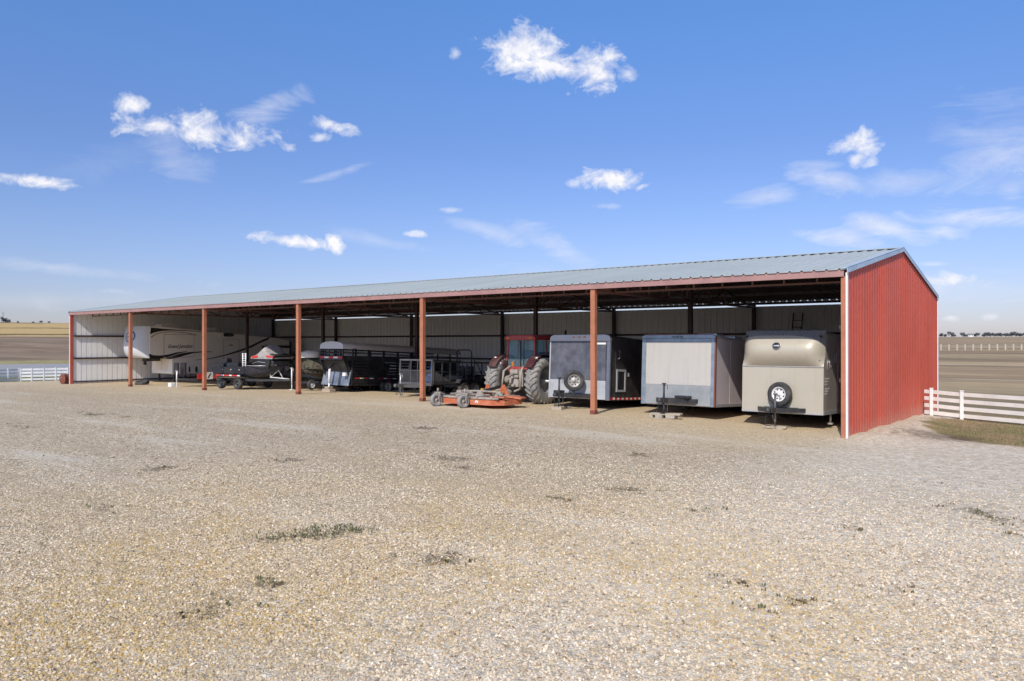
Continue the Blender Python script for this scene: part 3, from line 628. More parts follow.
# ------------------------------------------------------------------ wheels, jacks
def wheel(parent, c, r, wd, axis='x', side=1, tyre='rubber', rim='rim_white', n=28, rr=.58, tilt=None, name='wheel', lugs=8):
    """tyre mesh with a rim child; side: which way the dish faces along the axis"""
    h = wd/2
    T = MB(); T.lathe([(r*rr, -h*.75), (r*.72, -h*.98), (r*.90, -h), (r*.975, -h*.78), (r, -h*.4), (r, h*.4), (r*.975, h*.78), (r*.90, h), (r*.72, h*.98), (r*rr, h*.75)], (0, 0, 0), axis, n)
    o = T.build(name, M[tyre], parent, loc=c, rot=tilt)
    q = MB(); s_ = side
    q.lathe([(r*rr*1.03, s_*h*.80), (r*rr*.93, s_*h*.82), (r*rr*.88, s_*h*.45), (r*rr*.55, s_*h*.30), (r*rr*.38, s_*h*.55), (r*rr*.20, s_*h*.60), (r*rr*.19, s_*h*.85), (.0005, s_*h*.88)], (0, 0, 0), axis, n)
    q.lathe([(r*rr*1.03, -s_*h*.80), (r*rr*.9, -s_*h*.4), (.0005, -s_*h*.3)], (0, 0, 0), axis, 16)
    q.k = 1
    for k in range(lugs):
        a = 2*math.pi*(k+.5)/lugs; rc = r*rr*.70
        def P(u, v, t): return {'x': (t, u, v), 'y': (u, t, v)}[axis]
        cx_, cz_ = rc*math.cos(a), rc*math.sin(a); hr = r*rr*.115; th = s_*h*.40
        ring = [P(cx_+hr*math.cos(2*math.pi*j/8), cz_+hr*math.sin(2*math.pi*j/8), th+s_*h*.06) for j in range(8)]
        q.add(ring, [tuple(range(8))])
    q.build('rim', [M[rim], M['black']], o)
    return o
def jack(parent, x, y, ztop, zbot, mat='black_steel', crank=True):
    m = MB(); m.tube([(x, y, zbot+.25), (x, y, ztop)], .032, 10); m.tube([(x, y, zbot+.02), (x, y, zbot+.3)], .022, 10); m.cbox((x, y, zbot+.015), (.16, .16, .025))
    m.cbox((x, y, ztop+.01), (.09, .09, .04)); o = m.build('jack', M[mat], parent)
    if crank:
        m = MB(); m.tube([(x, y, ztop-.05), (x+.12, y-.02, ztop-.03), (x+.13, y-.02, ztop-.16)], .010, 6); m.build('crank', M[mat], o)
def a_frame(parent, w_, y0, yf, z, mat='black_steel', bw=.07, coupler=True):
    m = MB()
    for s_ in (-1, 1): m.bar((s_*w_/2, y0, z), (s_*.06, yf+.25, z), bw, .12)
    m.bar((-w_*.36, y0-.05, z), (w_*.36, y0-.05, z), .09, .14); m.cbox((0, yf+.12, z+.01), (.15, .30, .13))
    o = m.build('tongue', M[mat], parent)
    if coupler:
        m = MB(); m.cbox((0, yf-.07, z+.03), (.10, .20, .10)); m.lathe([(.0005, .09), (.06, .07), (.075, 0), (.06, -.05)], (0, yf-.16, z+.0), 'z', 12); m.build('coupler', M[mat], o)
    # hanging safety chains
    m = MB()
    for s_ in (-1, 1):
        p = [(s_*(.08+.06*math.sin(t*3.1)), yf+.2-.25*t, z-.05-.28*math.sin(t*math.pi)*1. - .06*t) for t in [i/7 for i in range(8)]]
        m.tube(p, .011, 5)
    m.build('safety_chain', M['black_steel'], o)
    return o

# ------------------------------------------------------------------ three enclosed trailers at the right
def tpos(x0, x1, y): X = (x0+x1)/2; return X
# --- tan trailer with the moulded nose
X0, X1, YF = -3.24, -.965, 1.65; wT = X1-X0; XC = (X0+X1)/2; gT = gz(XC, 3)[0]
tan = thing('enclosed_trailer', 'beige trailer with bulging moulded nose and spare wheel, nearest the red end wall', 'trailer', (XC, YF, gT+.10), (R(-2.2), 0, 0), 'enclosed trailers parked side by side')
H0, H1 = .32, 2.66; LT = 6.8; hw = wT/2
m = MB(); zc_ = 1.66
prof = [(-hw, H0), (hw, H0), (hw, H1-.10), (hw-.05, H1-.05), (hw-.18, H1-.005), (0, H1+.02), (-hw+.18, H1-.005), (-hw+.05, H1-.05), (-hw, H1-.10)]
m.prism(prof, .24, LT, 'xz'); m.box(-hw, hw, .02, .24, H0, zc_-.01)
for sg in (-1, 1): m.prism([(.02, zc_-.01), (.24, zc_-.01), (.24, H1-.10), (.22, H1-.10), (.10, zc_+.3)], sg*hw-.004*sg, sg*hw-.03*sg, 'yz')
m.box(-hw+.05, hw-.05, .20, .24, zc_, H1-.02); m.build('body', M['tan_side'], tan, .012)
zc = 1.66
m = MB(); m.box(-hw-.004, hw+.004, -.012, .06, H0-.01, zc); m.build('front_panel', M['beige'], tan, .008)
def arcz(u): x = abs(u*2-1); return 2.50-.07*x**2-.26*x**7
def sidef(u): x = abs(u*2-1); return (1-x**6)
def bulge(u, v):
    x = abs(u*2-1); z = zc+(H1+.01-zc)*v
    d = .012+.25*(1-x**7)*max(0., math.sin(math.pi*v**.86))**1.15 if v < 1 else .012
    rnd = .15*x**8*min(1, v*3.5)                      # corners sweep back
    return ((-hw+wT*u)*(1+.004), -d+rnd+.10*v**3, z)
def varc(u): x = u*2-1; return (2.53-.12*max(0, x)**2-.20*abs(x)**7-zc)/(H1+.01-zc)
m = MB(); m.grid(lambda u, v: bulge(u, v*varc(u)), 44, 26); m.build('nose_moulding', M['beige'], tan)
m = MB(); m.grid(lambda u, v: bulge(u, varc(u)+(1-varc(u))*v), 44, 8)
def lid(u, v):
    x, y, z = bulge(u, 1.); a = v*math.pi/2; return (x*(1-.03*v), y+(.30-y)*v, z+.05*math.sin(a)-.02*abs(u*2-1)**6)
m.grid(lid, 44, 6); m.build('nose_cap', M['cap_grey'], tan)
m = MB()  # side cheeks closing the nose
m.box(hw-.002, hw+.006, -.01, .10, H0, zc); m.build('corner_post', M['beige'], tan); m = MB(); m.box(-hw-.006, -hw+.002, -.01, .10, H0, zc); m.build('corner_post', M['beige'], tan)
m = MB(); m.lathe([(.0005, -.014), (.17, -.012), (.185, 0)], (0, 0, 0), 'y', 28); bd = m.build('badge', M['black'], tan, loc=(-.08, -.242, 2.225), rot=(R(-16), 0, 0)); bd.scale = (.66, 1, .58)
m = MB(); m.lathe([(.185, -.002), (.185, -.02), (.165, -.02)], (0, 0, 0), 'y', 28); m.box(-.12, .12, -.019, -.015, -.03, .03); m.build('badge_ring', M['silver'], bd)
for x in (-hw+.09, hw-.09):
    m = MB(); m.lathe([(.0005, -.03), (.035, -.02), (.04, .03)], (x, -.005+.06, 2.50), 'y', 12); m.build('marker_light', M['black'], tan)
m = MB(); m.lathe([(.0005, -.03), (.035, -.02), (.04, .03)], (hw-.12, -.02, 1.83), 'y', 12); m.build('marker_light', M['black'], tan)
# side decals, lower skirt, door
m = MB()
for i, (y, z, l) in enumerate(((.12, 1.30, .5), (.10, 1.22, .42), (.08, 1.14, .34), (.16, 1.02, .5), (.14, .95, .4), (.12, .88, .32))):
    m.prism([(y, z), (y+l, z+.02), (y+l-.08, z+.055), (y+.05, z+.045)], hw+.001, hw+.004, 'yz')
m.build('side_stripes', M['tape_white'], tan)
m = MB(); m.box(hw-.001, hw+.012, .05, LT-.05, H0, H0+.12); m.build('skirt', M['silver'], tan)
m = MB(); m.box(hw, hw+.012, 1.5, 2.4, .62, 2.35); m.build('side_door', M['tan_side'], tan)
m = MB()   # scrollwork along the side
for k in range(9):
    y0_ = .45+.2*k; m.tube([(hw+.004, y0_+.13*t_*math.cos(t_*5+k), 1.75+.035*k+.14*math.sin(t_*5+k)*(.5+t_)) for t_ in [i/8 for i in range(9)]], .007, 4)
m.build('scroll_graphic', M['silver'], tan)
m = MB(); m.box(-hw-.005, hw+.005, -.022, -.010, zc-.035, zc-.015); m.build('panel_seam', M['cap_grey'], tan)
m = MB(); m.box(-hw-.005, hw+.005, -.020, -.010, H0, H0+.05); m.build('bottom_trim', M['silver'], tan)
a_frame(tan, 1.3, .0, -1.0, .42); jack(tan, 0.02, -.62, .86, -.08, 'mesh_grey')
wheel(tan, (.0, -.16, .86), .345, .20, 'y', -1, tilt=(0, 0, R(-8)), name='spare_wheel')
for y in (3.4, 4.2):
    for s_ in (-1, 1): wheel(tan, (s_*(hw-.14), y, .32), .33, .2, 'x', s_, rim='rim_grey')
m = MB(); m.tube([(hw-.04, .9, .05), (hw-.04, .9, .42)], .03, 8); m.cbox((hw-.04, .9, .05), (.14, .14, .05)); m.build('stabiliser_leg', M['mow_grey'], tan)
m = MB(); m.cbox((0, 0, .06), (.62, .30, .05), (0, 0, R(12))); m.cbox((.03, .03, .02), (.5, .34, .04), (0, 0, R(-8))); m.cbox((-.2, .0, .02), (.2, .3, .05), (0, 0, R(-30)))
o = m.build('wood_block', M['wood'], None, .004, loc=(XC+.02, YF-.62, gz(XC, YF-.6)[0]-.01)); tag(o, 'weathered boards under the jack of the beige trailer', 'wood block', 'boards under trailer jacks')
# --- white panelled trailer
X0, X1, YF = -6.55, -4.09, 1.65; wW = X1-X0; hw = wW/2; XC = (X0+X1)/2; gW = gz(XC, 3)[0]
wh = thing('enclosed_trailer', 'enclosed trailer with big white front panel framed in bluish aluminium', 'trailer', (XC, YF, gW+.05), (R(-3.0), 0, 0), 'enclosed trailers parked side by side')
H0, H1, LT = .34, 2.53, 7.3
m = MB(); m.prism([(-hw+.01, H0), (hw-.01, H0), (hw-.01, H1-.04), (hw-.05, H1-.01), (0, H1+.03), (-hw+.05, H1-.01), (-hw+.01, H1-.04)], .03, LT, 'xz'); m.build('body', M['alu_side'], wh, .01)
m = MB(); m.box(-hw+.14, hw-.14, -.012, .03, .98, H1-.22); m.build('front_panel', M['white_panel'], wh, .004)
m = MB(); m.box(-hw+.13, hw-.13, -.008, .03, H0+.02, .977); m.build('stone_guard', M['alu'], wh, .004)
m = MB(); m.box(-hw, -hw+.138, -.03, .06, H0, H1-.1); m.box(hw-.138, hw-.03, -.03, .06, H0, H1-.1)
m.prism([(-hw, H1-.098), (hw, H1-.098), (hw, H1-.03), (hw-.1, H1+.01), (-hw+.1, H1+.01), (-hw, H1-.03)], -.045, .06, 'xz')
m.prism([(-hw+.14, H1-.218), (hw-.14, H1-.218), (hw-.14, H1-.10), (-hw+.14, H1-.10)], -.025, .04, 'xz')
m.build('front_frame', M['alu_blue'], wh, .012)
m = MB(); m.box(-hw+.1, hw-.1, -.05, -.02, H1+.012, H1+.03); m.build('top_trim', M['rust'], wh)
m = MB(); m.box(hw-.028, hw+.012, -.035, .05, H0, H1-.03); m.build('corner_strip', M['rust'], wh, .005)
m = MB(); m.box(hw-.008, hw+.006, .07, LT, H0, H0+.09); m.box(hw-.008, hw+.008, .07, LT, H1-.1, H1-.02); m.build('side_rail', M['silver'], wh)
for k in range(1, 6):
    m = MB(); m.box(hw-.012, hw-.004, 1.2*k, 1.2*k+.03, H0+.09, H1-.1); m.build('panel_joint', M['alu_side'], wh)
for x in (-.13, .0, .13):
    m = MB(); m.box(x-.045, x+.045, -.062, -.044, H1-.075, H1-.045); m.build('marker_light', M['black'], wh)
m = MB(); m.box(.35, 1.0, .6, 1.25, H1-.02, H1+.09); m.build('roof_vent', M['silver'], wh, .03); m = MB(); m.box(.25, 1.05, 2.0, 2.7, H1-.02, H1+.09); m.build('roof_vent', M['silver'], wh, .03)
a_frame(wh, 1.35, .0, -1.05, .50); jack(wh, 0., -.92, 1.00, .10)
m = MB(); m.box(.12, .55, -.45, -.12, .57, .66); m.build('battery_box', M['black'], wh, .02)
for y in (3.5, 4.3):
    for s_ in (-1, 1): wheel(wh, (s_*(hw-.14), y, .30), .33, .2, 'x', s_, rim='rim_grey')
wl = thing('wood_block', 'stacked weathered boards under the jack of the white panelled trailer', 'wood block', (XC, YF-.85, gz(XC, YF-.9)[0]), (0, 0, R(5)), 'boards under trailer jacks')
m = MB(); m.cbox((.05, 0, .13), (.95, .26, .055), (0, R(-1), R(2))); m.build('board', M['wood'], wl, .004)
m = MB(); m.cbox((-.12, -.02, .055), (.22, .34, .10)); m.cbox((.22, .02, .055), (.28, .3, .10)); m.cbox((-.36, 0, .05), (.1, .3, .08), (0, R(30), 0)); m.build('support_block', M['dusty'], wl, .004)
# --- dark grey trailer
X0, X1, YF = -10.15, -7.73, 1.65; wG = X1-X0; hw = wG/2; XC = (X0+X1)/2; gG = gz(XC, 3)[0]
gr = thing('enclosed_trailer', 'dark grey enclosed trailer with white lower front and tilted spare wheel, beside the tractor', 'trailer', (XC, YF, gG), (R(-3.2), 0, 0), 'enclosed trailers parked side by side')
H0, H1, LT = .33, 2.50, 6.8
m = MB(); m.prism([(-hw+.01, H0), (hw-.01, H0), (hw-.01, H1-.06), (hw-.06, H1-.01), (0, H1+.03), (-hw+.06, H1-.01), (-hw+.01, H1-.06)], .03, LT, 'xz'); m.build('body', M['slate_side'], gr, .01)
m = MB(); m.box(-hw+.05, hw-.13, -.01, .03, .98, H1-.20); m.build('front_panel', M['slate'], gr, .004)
m = MB(); m.box(-hw+.05, hw-.13, -.014, .03, H0+.02, .978); m.build('stone_guard', M['white_low'], gr, .004)
m = MB()
m.prism([(-hw, H1-.198), (hw, H1-.198), (hw, H1-.10), (hw-.05, H1-.02), (hw-.18, H1+.025), (-hw+.18, H1+.025), (-hw+.05, H1-.02), (-hw, H1-.10)], -.04, .10, 'xz'); m.build('roof_cap', M['lt_cap'], gr, .02)
m = MB(); m.box(-hw, -hw+.048, -.03, .05, H0, H1-.2); m.build('corner_trim', M['lt_cap'], gr, .015); m = MB(); m.box(hw-.128, hw+.004, -.03, .06, H0, H1-.2); m.build('corner_trim', M['lt_cap'], gr, .015)
m = MB()
for z in np.arange(H0+.08, H1-.25, .085):
    m.lathe([(.0005, -.036), (.009, -.034), (.012, -.029)], (hw-.03, 0, z), 'y', 6); m.lathe([(.0005, -.036), (.009, -.034), (.012, -.029)], (hw-.11, 0, z), 'y', 6)
m.build('rivets', M['cap_grey'], gr)
for x in (-.22, .0, .22):
    m = MB(); m.box(x-.05, x+.05, -.055, -.038, H1-.085, H1-.045); m.build('marker_light', M['lamp_amber'], gr)
m = MB(); m.box(hw-.62, hw-.16, -.016, -.008, H1-.31, H1-.225); m.build('sticker', M['tape_white'], gr)
m = MB(); m.box(hw-.008, hw+.006, .35, 1.55, .42, 2.2); dr = m.build('side_door', M['slate_side'], gr, .004)
m = MB(); 
for a in ((.42, .50, .62, 1.38), (.98, 1.06, .62, 1.38)): m.box(hw+.004, hw+.03, a[0], a[1], a[2], a[3])
m.box(hw+.004, hw+.03, .50, .98, .62, .69); m.box(hw+.004, hw+.03, .50, .98, 1.31, 1.38); m.build('hatch_frame', M['lt_cap'], dr)
m = MB(); m.box(hw+.003, hw+.012, .50, .98, .69, 1.31); m.build('hatch_panel', M['black'], dr)
m = MB(); m.tube([(hw+.01, .55, 1.72), (hw+.05, .55, 1.76), (hw+.05, .55, 1.98), (hw+.01, .55, 2.02)], .012, 6); m.build('grab_handle', M['silver'], dr)
m = MB(); m.box(hw+.004, hw+.03, 1.22, 1.32, 1.15, 1.28); m.build('door_latch', M['silver'], dr)
m = MB(); y = .06
while y < 4.5:
    m.k = 0; m.box(hw-.008, hw+.005, y, y+.18, H0+.03, H0+.10); m.k = 1; m.box(hw-.008, hw+.0045, y+.18, y+.30, H0+.03, H0+.10); y += .30
m.build('reflective_tape', [M['tape_red'], M['tape_white']], gr)
a_frame(gr, 1.35, .0, -1.25, .46); jack(gr, -.02, -1.15, 1.02, .02)
m = MB(); m.box(-.25, -.05, -1.15, -.75, .53, .62); m.build('battery_box', M['black'], gr, .02)
wheel(gr, (.08, -.42, .95), .35, .21, 'y', -1, tilt=(R(4), 0, R(38)), name='spare_wheel', rim='rim_grey')
m = MB(); m.bar((.08, -.42, .5), (.08, -.42, .75), .06); m.build('spare_bracket', M['black_steel'], gr)
for y in (3.3, 4.1):
    for s_ in (-1, 1): wheel(gr, (s_*(hw-.14), y, .28), .33, .2, 'x', s_, rim='rim_grey')
m = MB(); m.cbox((0, 0, .06), (.34, .20, .10), (0, 0, R(8))); m.cbox((-.22, .0, .05), (.12, .22, .09), (R(20), 0, R(20)))
o = m.build('wood_block', M['wood'], None, .005, loc=(XC-.03, YF-1.17, gz(XC, YF-1.17)[0]-.01)); tag(o, 'short timber block under the jack of the dark grey trailer', 'wood block', 'boards under trailer jacks')

# ladder leaning on the back wall
ld = thing('ladder', 'dark ladder leaning on the back wall above the beige trailer', 'ladder', (-5.45, DEP-.95, gz(-5.4, DEP)[0]), (R(-10), 0, 0))
for x in (-.2, .2):
    m = MB(); m.bar((x, 0, 0), (x+.14, 0, 3.95), .045, .04); m.build('stile', M['black'], ld)
for k in range(12):
    m = MB(); m.tube([(-.2+.0106*k, 0, .3*k+.3), (.2+.0106*k+.01, 0, .3*k+.3)], .014, 6); m.build('rung', M['black'], ld)

# ------------------------------------------------------------------ tractor seen from behind
TX, TY = -11.94, 2.55; tg = gz(TX, TY)[0]
tr = thing('tractor', 'red farm tractor with glazed cab and huge dusty rear tyres, seen from behind', 'tractor', (TX, TY, tg-.02), (0, 0, 0))
def ag_tyre(parent, c, r, wd, side):
    h = wd/2; T = MB()
    T.lathe([(r*.52, -h*.8), (r*.62, -h), (r*.84, -h*1.0), (r*.92, -h*.85), (r*.945, -h*.5), (r*.95, 0), (r*.945, h*.5), (r*.92, h*.85), (r*.84, h), (r*.62, h), (r*.52, h*.8)], (0, 0, 0), 'x', 48)
    n = 24
    for k in range(n):
        for s_ in (-1, 1):
            a0 = 2*math.pi*(k+(.25 if s_ > 0 else -.25))/n
            # chevron lug from centre to shoulder, sweeping back
            pts = []
            for (xx, da, rr_) in ((0.02, .0, r), (h*.55, .13, r*.995), (h*.98, .21, r*.965), (h*1.02, .24, r*.86)):
                pts.append((s_*xx, a0+da, rr_))
            vs = []
            for xx, a, rr_ in pts:
                for da, dr in ((-.045, -.07*r), (-.030, 0), (.030, 0), (.045, -.07*r)):
                    q_ = rr_+dr; vs.append((xx, q_*math.sin(a+da), q_*math.cos(a+da)))
            fs = []
            for i in range(3):
                b = i*4; fs += [(b, b+1, b+5, b+4), (b+1, b+2, b+6, b+5), (b+2, b+3, b+7, b+6)]
            fs += [(0, 1, 2, 3), (12, 13, 14, 15)]
            T.add(vs, fs)
    o = T.build('rear_wheel', M['dusty_rubber'], parent, loc=c)
    q = MB(); s_ = side
    q.lathe([(r*.54, s_*h*.82), (r*.50, s_*h*.86), (r*.47, s_*h*.2), (r*.30, -s_*h*.05), (r*.20, s_*h*.1), (r*.13, s_*h*.12), (r*.12, s_*h*.55), (.0005, s_*h*.6)], (0, 0, 0), 'x', 32)
    q.lathe([(r*.54, -s_*h*.82), (r*.48, -s_*h*.3), (.0005, -s_*h*.2)], (0, 0, 0), 'x', 24)
    q.build('rim', M['rim_grey'], o)
    m = MB(); m.lathe([(.0005, s_*.36), (.05, s_*.35), (.05, 0)], (0, 0, 0), 'x', 14); m.build('axle_hub', M['silver'], o)
RW = .86
ag_tyre(tr, (.92, 0, RW), RW, .50, 1); ag_tyre(tr, (-.92, 0, RW), RW, .50, -1)
m = MB(); m.cbox((0, .3, .95), (.62, 1.3, .62)); m.tube([(-.75, 0, RW), (.75, 0, RW)], .16, 14); m.cbox((0, -.30, .98), (.46, .30, .50)); m.cbox((0, -.42, .80), (.34, .16, .34)); m.build('rear_axle_housing', M['dusty'], tr, .03)
m = MB(); m.cbox((0, 2.2, 1.0), (.60, 2.4, .7)); m.build('chassis', M['tr_dark'], tr, .03)
# hood
m = MB(); m.prism([(-.36, 1.25), (.36, 1.25), (.38, 1.75), (.28, 1.9), (-.28, 1.9), (-.38, 1.75)], 1.4, 3.6, 'xz'); m.build('hood', M['tr_red'], tr, .04)
# cab
cw0, cw1 = .70, .62; cz0_, cz1_, rf = 1.30, 2.34, 2.50
m = MB()
for s_ in (-1, 1):
    m.bar((s_*.66, -.12, cz0_), (s_*.60, -.05, cz1_+.04), .075, .075); m.bar((s_*.76, 1.35, 1.0), (s_*.64, 1.2, cz1_+.04), .06, .06); m.bar((s_*.74, .62, 1.0), (s_*.64, .62, cz1_+.04), .05, .05)
m.bar((-.66, -.12, cz0_+.02), (.66, -.12, cz0_+.02), .07, .09); m.bar((-.28, -.12, cz0_-.42), (-.60, -.12, cz0_+.02), .05); m.bar((.28, -.12, cz0_-.42), (.60, -.12, cz0_+.02), .05)
m.build('cab_frame', M['tr_red'], tr, .008)
m = MB(); m.prism([(-.70, cz1_+.02), (.70, cz1_+.02), (.72, cz1_+.10), (.64, rf+.02), (.5, rf+.05), (-.5, rf+.05), (-.64, rf+.02), (-.72, cz1_+.10)], -.20, 1.35, 'xz'); rfp = m.build('cab_roof', M['tr_red'], tr, .03)
for s_ in (-1, 1):
    m = MB(); m.box(s_*.52-.09, s_*.52+.09, -.225, -.195, cz1_+.07, cz1_+.13); m.build('work_light', M['lamp_amber'], rfp)
m = MB(); m.add([(-.60, -.115, cz0_+.07), (.60, -.115, cz0_+.07), (.565, -.06, cz1_+.02), (-.565, -.06, cz1_+.02)], [(0, 1, 2, 3)]); o = m.build('rear_window', M['cab_glass'], tr); o.modifiers.new('t', 'SOLIDIFY').thickness = .006
m = MB(); m.box(-.02, .02, -.14, -.09, cz0_+.07, cz1_); m.bar((.15, -.125, cz0_+.07), (.12, -.07, cz1_), .03); m.build('window_bar', M['black'], tr)
m = MB(); m.add([(-.30, -.115, cz0_-.40), (.30, -.115, cz0_-.40), (.58, -.115, cz0_-.03), (-.58, -.115, cz0_-.03)], [(0, 1, 2, 3)]); o = m.build('lower_window', M['cab_glass'], tr); o.modifiers.new('t', 'SOLIDIFY').thickness = .006
for s_ in (-1, 1):
    m = MB(); m.add([(s_*.71, .0, 1.2), (s_*.74, .58, 1.05), (s_*.64, .58, cz1_), (s_*.61, .0, cz1_)], [(0, 1, 2, 3)]); m.add([(s_*.74, .66, 1.05), (s_*.755, 1.3, 1.05), (s_*.65, 1.18, cz1_), (s_*.64, .66, cz1_)], [(0, 1, 2, 3)])
    o = m.build('side_window', M['cab_glass'], tr); o.modifiers.new('t', 'SOLIDIFY').thickness = .006
m = MB(); m.add([(-.62, 1.32, 1.3), (.62, 1.32, 1.3), (.58, 1.2, cz1_), (-.58, 1.2, cz1_)], [(0, 1, 2, 3)]); o = m.build('windscreen', M['cab_glass'], tr); o.modifiers.new('t', 'SOLIDIFY').thickness = .006
m = MB(); m.cbox((0, .55, 1.32), (.52, .50, .14)); m.cbox((0, .32, 1.68), (.50, .12, .62), (R(-8), 0, 0)); m.build('seat', M['black'], tr, .05)
m = MB(); m.tube([(0, 1.05, 1.2), (0, .9, 1.62)], .03, 8); m.lathe([(.17, 0), (.19, .015), (.21, 0), (.19, -.015), (.17, 0)], (0, .88, 1.64), 'z', 20); m.build('steering_wheel', M['black'], tr)
# fenders
for s_ in (-1, 1):
    m = MB(); arc = [(-math.sin(a)*(RW+.10), RW+math.cos(a)*(RW+.10)) for a in [R(x) for x in range(-75, 62, 12)]]
    xs_ = (s_*.66, s_*1.02); vs = [(x, y, z) for y, z in arc for x in xs_]; m.add(vs, [(2*i, 2*i+1, 2*i+3, 2*i+2) for i in range(len(arc)-1)])
    f_ = m.build('fender', M['tr_dark'], tr); f_.modifiers.new('t', 'SOLIDIFY').thickness = .03
    m = MB(); m.cbox((s_*.80, -.28, 1.52), (.42, .30, .20)); m.build('fender_box', M['tr_dark'], tr, .03)
    m = MB(); m.lathe([(.0005, -.03), (.05, -.02), (.055, .03)], (s_*.72, -.45, 1.50), 'y', 14); m.build('rear_light', M['tape_white'], tr)
    m = MB(); m.lathe([(.0005, -.03), (.055, -.02), (.06, .03)], (s_*.95, -.43, 1.68), 'y', 14); m.tube([(s_*.95, -.4, 1.58), (s_*.95, -.4, 1.68)], .015, 6); m.build('flood_light', M['tape_white'], tr)
# three-point hitch
for s_ in (-1, 1):
    m = MB(); m.tube([(s_*.30, -.25, .62), (s_*.42, -1.05, .52)], .035, 8); m.build('lower_link', M['mow_grey'], tr)
    m = MB(); m.tube([(s_*.30, -.35, 1.38), (s_*.40, -.62, 1.22), (s_*.42, -.72, .60)], [.05, .045, .03], 8); m.build('lift_arm', M['dusty'], tr)
    m = MB(); m.tube([(s_*.16, -.40, 1.30), (s_*.24, -.50, .95), (s_*.20, -.48, .62)], .022, 8); m.build('hydraulic_hose', M['mow_grey'], tr)
m = MB(); m.cbox((0, -.48, 1.20), (.34, .14, .16)); m.cbox((.08, -.5, 1.03), (.24, .12, .10)); m.cbox((-.12, -.5, .86), (.10, .16, .2)); m.tube([(0, -.5, .70), (0, -.62, .70)], .06, 10); m.build('valve_block', M['dusty'], tr, .015)
m = MB(); m.tube([(0, -.45, 1.15), (0, -1.05, .98)], .035, 8); m.build('top_link', M['mow_grey'], tr)
m = MB(); m.cbox((.02, -.60, 1.48), (.07, .05, .16)); m.build('slow_lamp', M['lamp_amber'], tr)
for s_ in (-1, 1): wheel(tr, (s_*.80, 3.2, .52), .52, .32, 'x', s_, rim='rim_white', tyre='dusty_rubber', name='front_wheel')
m = MB(); m.tube([(.35, 2.4, 1.8), (.35, 2.4, 2.75)], .04, 10); m.build('exhaust_pipe', M['black'], tr)

# ------------------------------------------------------------------ rotary mower behind the tractor
mw = thing('mower', 'orange rotary mower with dusty grey frame and small caster wheels behind the tractor', 'mower', (-11.76, -.05, gz(-11.6, -.3)[0]), (0, 0, R(3)))
m = MB()
deck = [(-1.35, -.55), (-1.05, -.78), (1.00, -.78), (1.30, -.50), (1.42, .30), (1.15, .75), (-1.10, .75), (-1.40, .25)]
m.prism(deck, .25, .275, 'xy'); m.build('deck', M['orange'], mw, .006)
m = MB()
for (a, b) in zip(deck, deck[1:]+deck[:1]):
    m.bar((a[0], a[1], .185), (b[0], b[1], .185), .02, .15)
m.build('deck_skirt', M['orange'], mw)
m = MB()
for y in (-.70, .1, .55): m.bar((-1.25, y, .335), (1.2, y, .335), .08, .07)
for x in (-.95, -.3, .35, .95): m.bar((x, -.76, .35), (x, .6, .35), .06, .08)
m.bar((-.9, -.6, .42), (.1, .35, .52), .06); m.bar((.95, -.4, .42), (.35, .4, .5), .06); m.build('frame', M['mow_grey'], mw, .006)
for x, y in ((-.85, -.15), (0, -.1), (.80, -.1)):
    m = MB(); m.lathe([(.0005, .52), (.10, .51), (.13, .44), (.16, .40), (.17, .31)], (x, y, 0), 'z', 16); m.cbox((x, y, .47), (.16, .22, .12), (0, 0, .4)); m.build('gearbox', M['mow_grey'], mw)
m = MB(); m.tube([(-.8, -.12, .50), (.0, -.08, .52), (.78, -.08, .50)], .035, 10); m.build('drive_shaft', M['mow_grey'], mw)
m = MB(); m.tube([(0, -.05, .50), (.1, .55, .58), (.15, 1.2, .66)], .055, 10); m.build('drive_shaft', M['black'], mw); 
m = MB(); m.cbox((-.02, .45, .50), (.62, .10, .06), (0, R(8), R(10))); m.cbox((.40, .50, .47), (.35, .08, .05), (0, 0, R(-15))); m.build('safety_guard', M['yellow'], mw, .01)
m = MB(); m.prism([(.2, .30), (.75, .30), (.52, .72), (.42, .72)], .60, .66, 'xz'); m.prism([(-.42, .30), (.0, .30), (-.17, .72), (-.25, .72)], .60, .66, 'xz'); m.build('hitch_mast', M['orange'], mw, .008)
m = MB(); m.cbox((1.25, .25, .335), (.55, .5, .05), (0, R(6), R(12))); m.cbox((1.05, -.45, .36), (.6, .3, .05), (R(-6), 0, 0)); m.build('chain_guard', M['orange'], mw, .01)
for i, (x, y) in enumerate(((-1.22, -.98), (-.02, -1.02))):
    wheel(mw, (x, y, .225), .225, .15, 'x', 1, tyre='dusty_rubber', rim='mow_grey', name='caster_wheel', tilt=(0, 0, R(-18)))
    m = MB(); m.bar((x+.12, y, .24), (x+.12, y+.08, .46), .03, .08); m.bar((x-.12, y, .24), (x-.12, y+.08, .46), .03, .08); m.bar((x-.14, y+.08, .47), (x+.14, y+.08, .47), .07, .04); m.tube([(x, y+.08, .45), (x, y+.10, .62)], .035, 8); m.bar((x, y+.1, .5), (x, y+.45, .38), .06, .06); m.build('caster_fork', M['mow_grey'], mw)
m = MB(); m.cbox((.35, -.80, .22), (.035, .02, .10), (0, R(35), 0)); m.cbox((.40, -.80, .22), (.035, .02, .10), (0, R(-35), 0)); m.build('decal', M['tape_white'], mw)

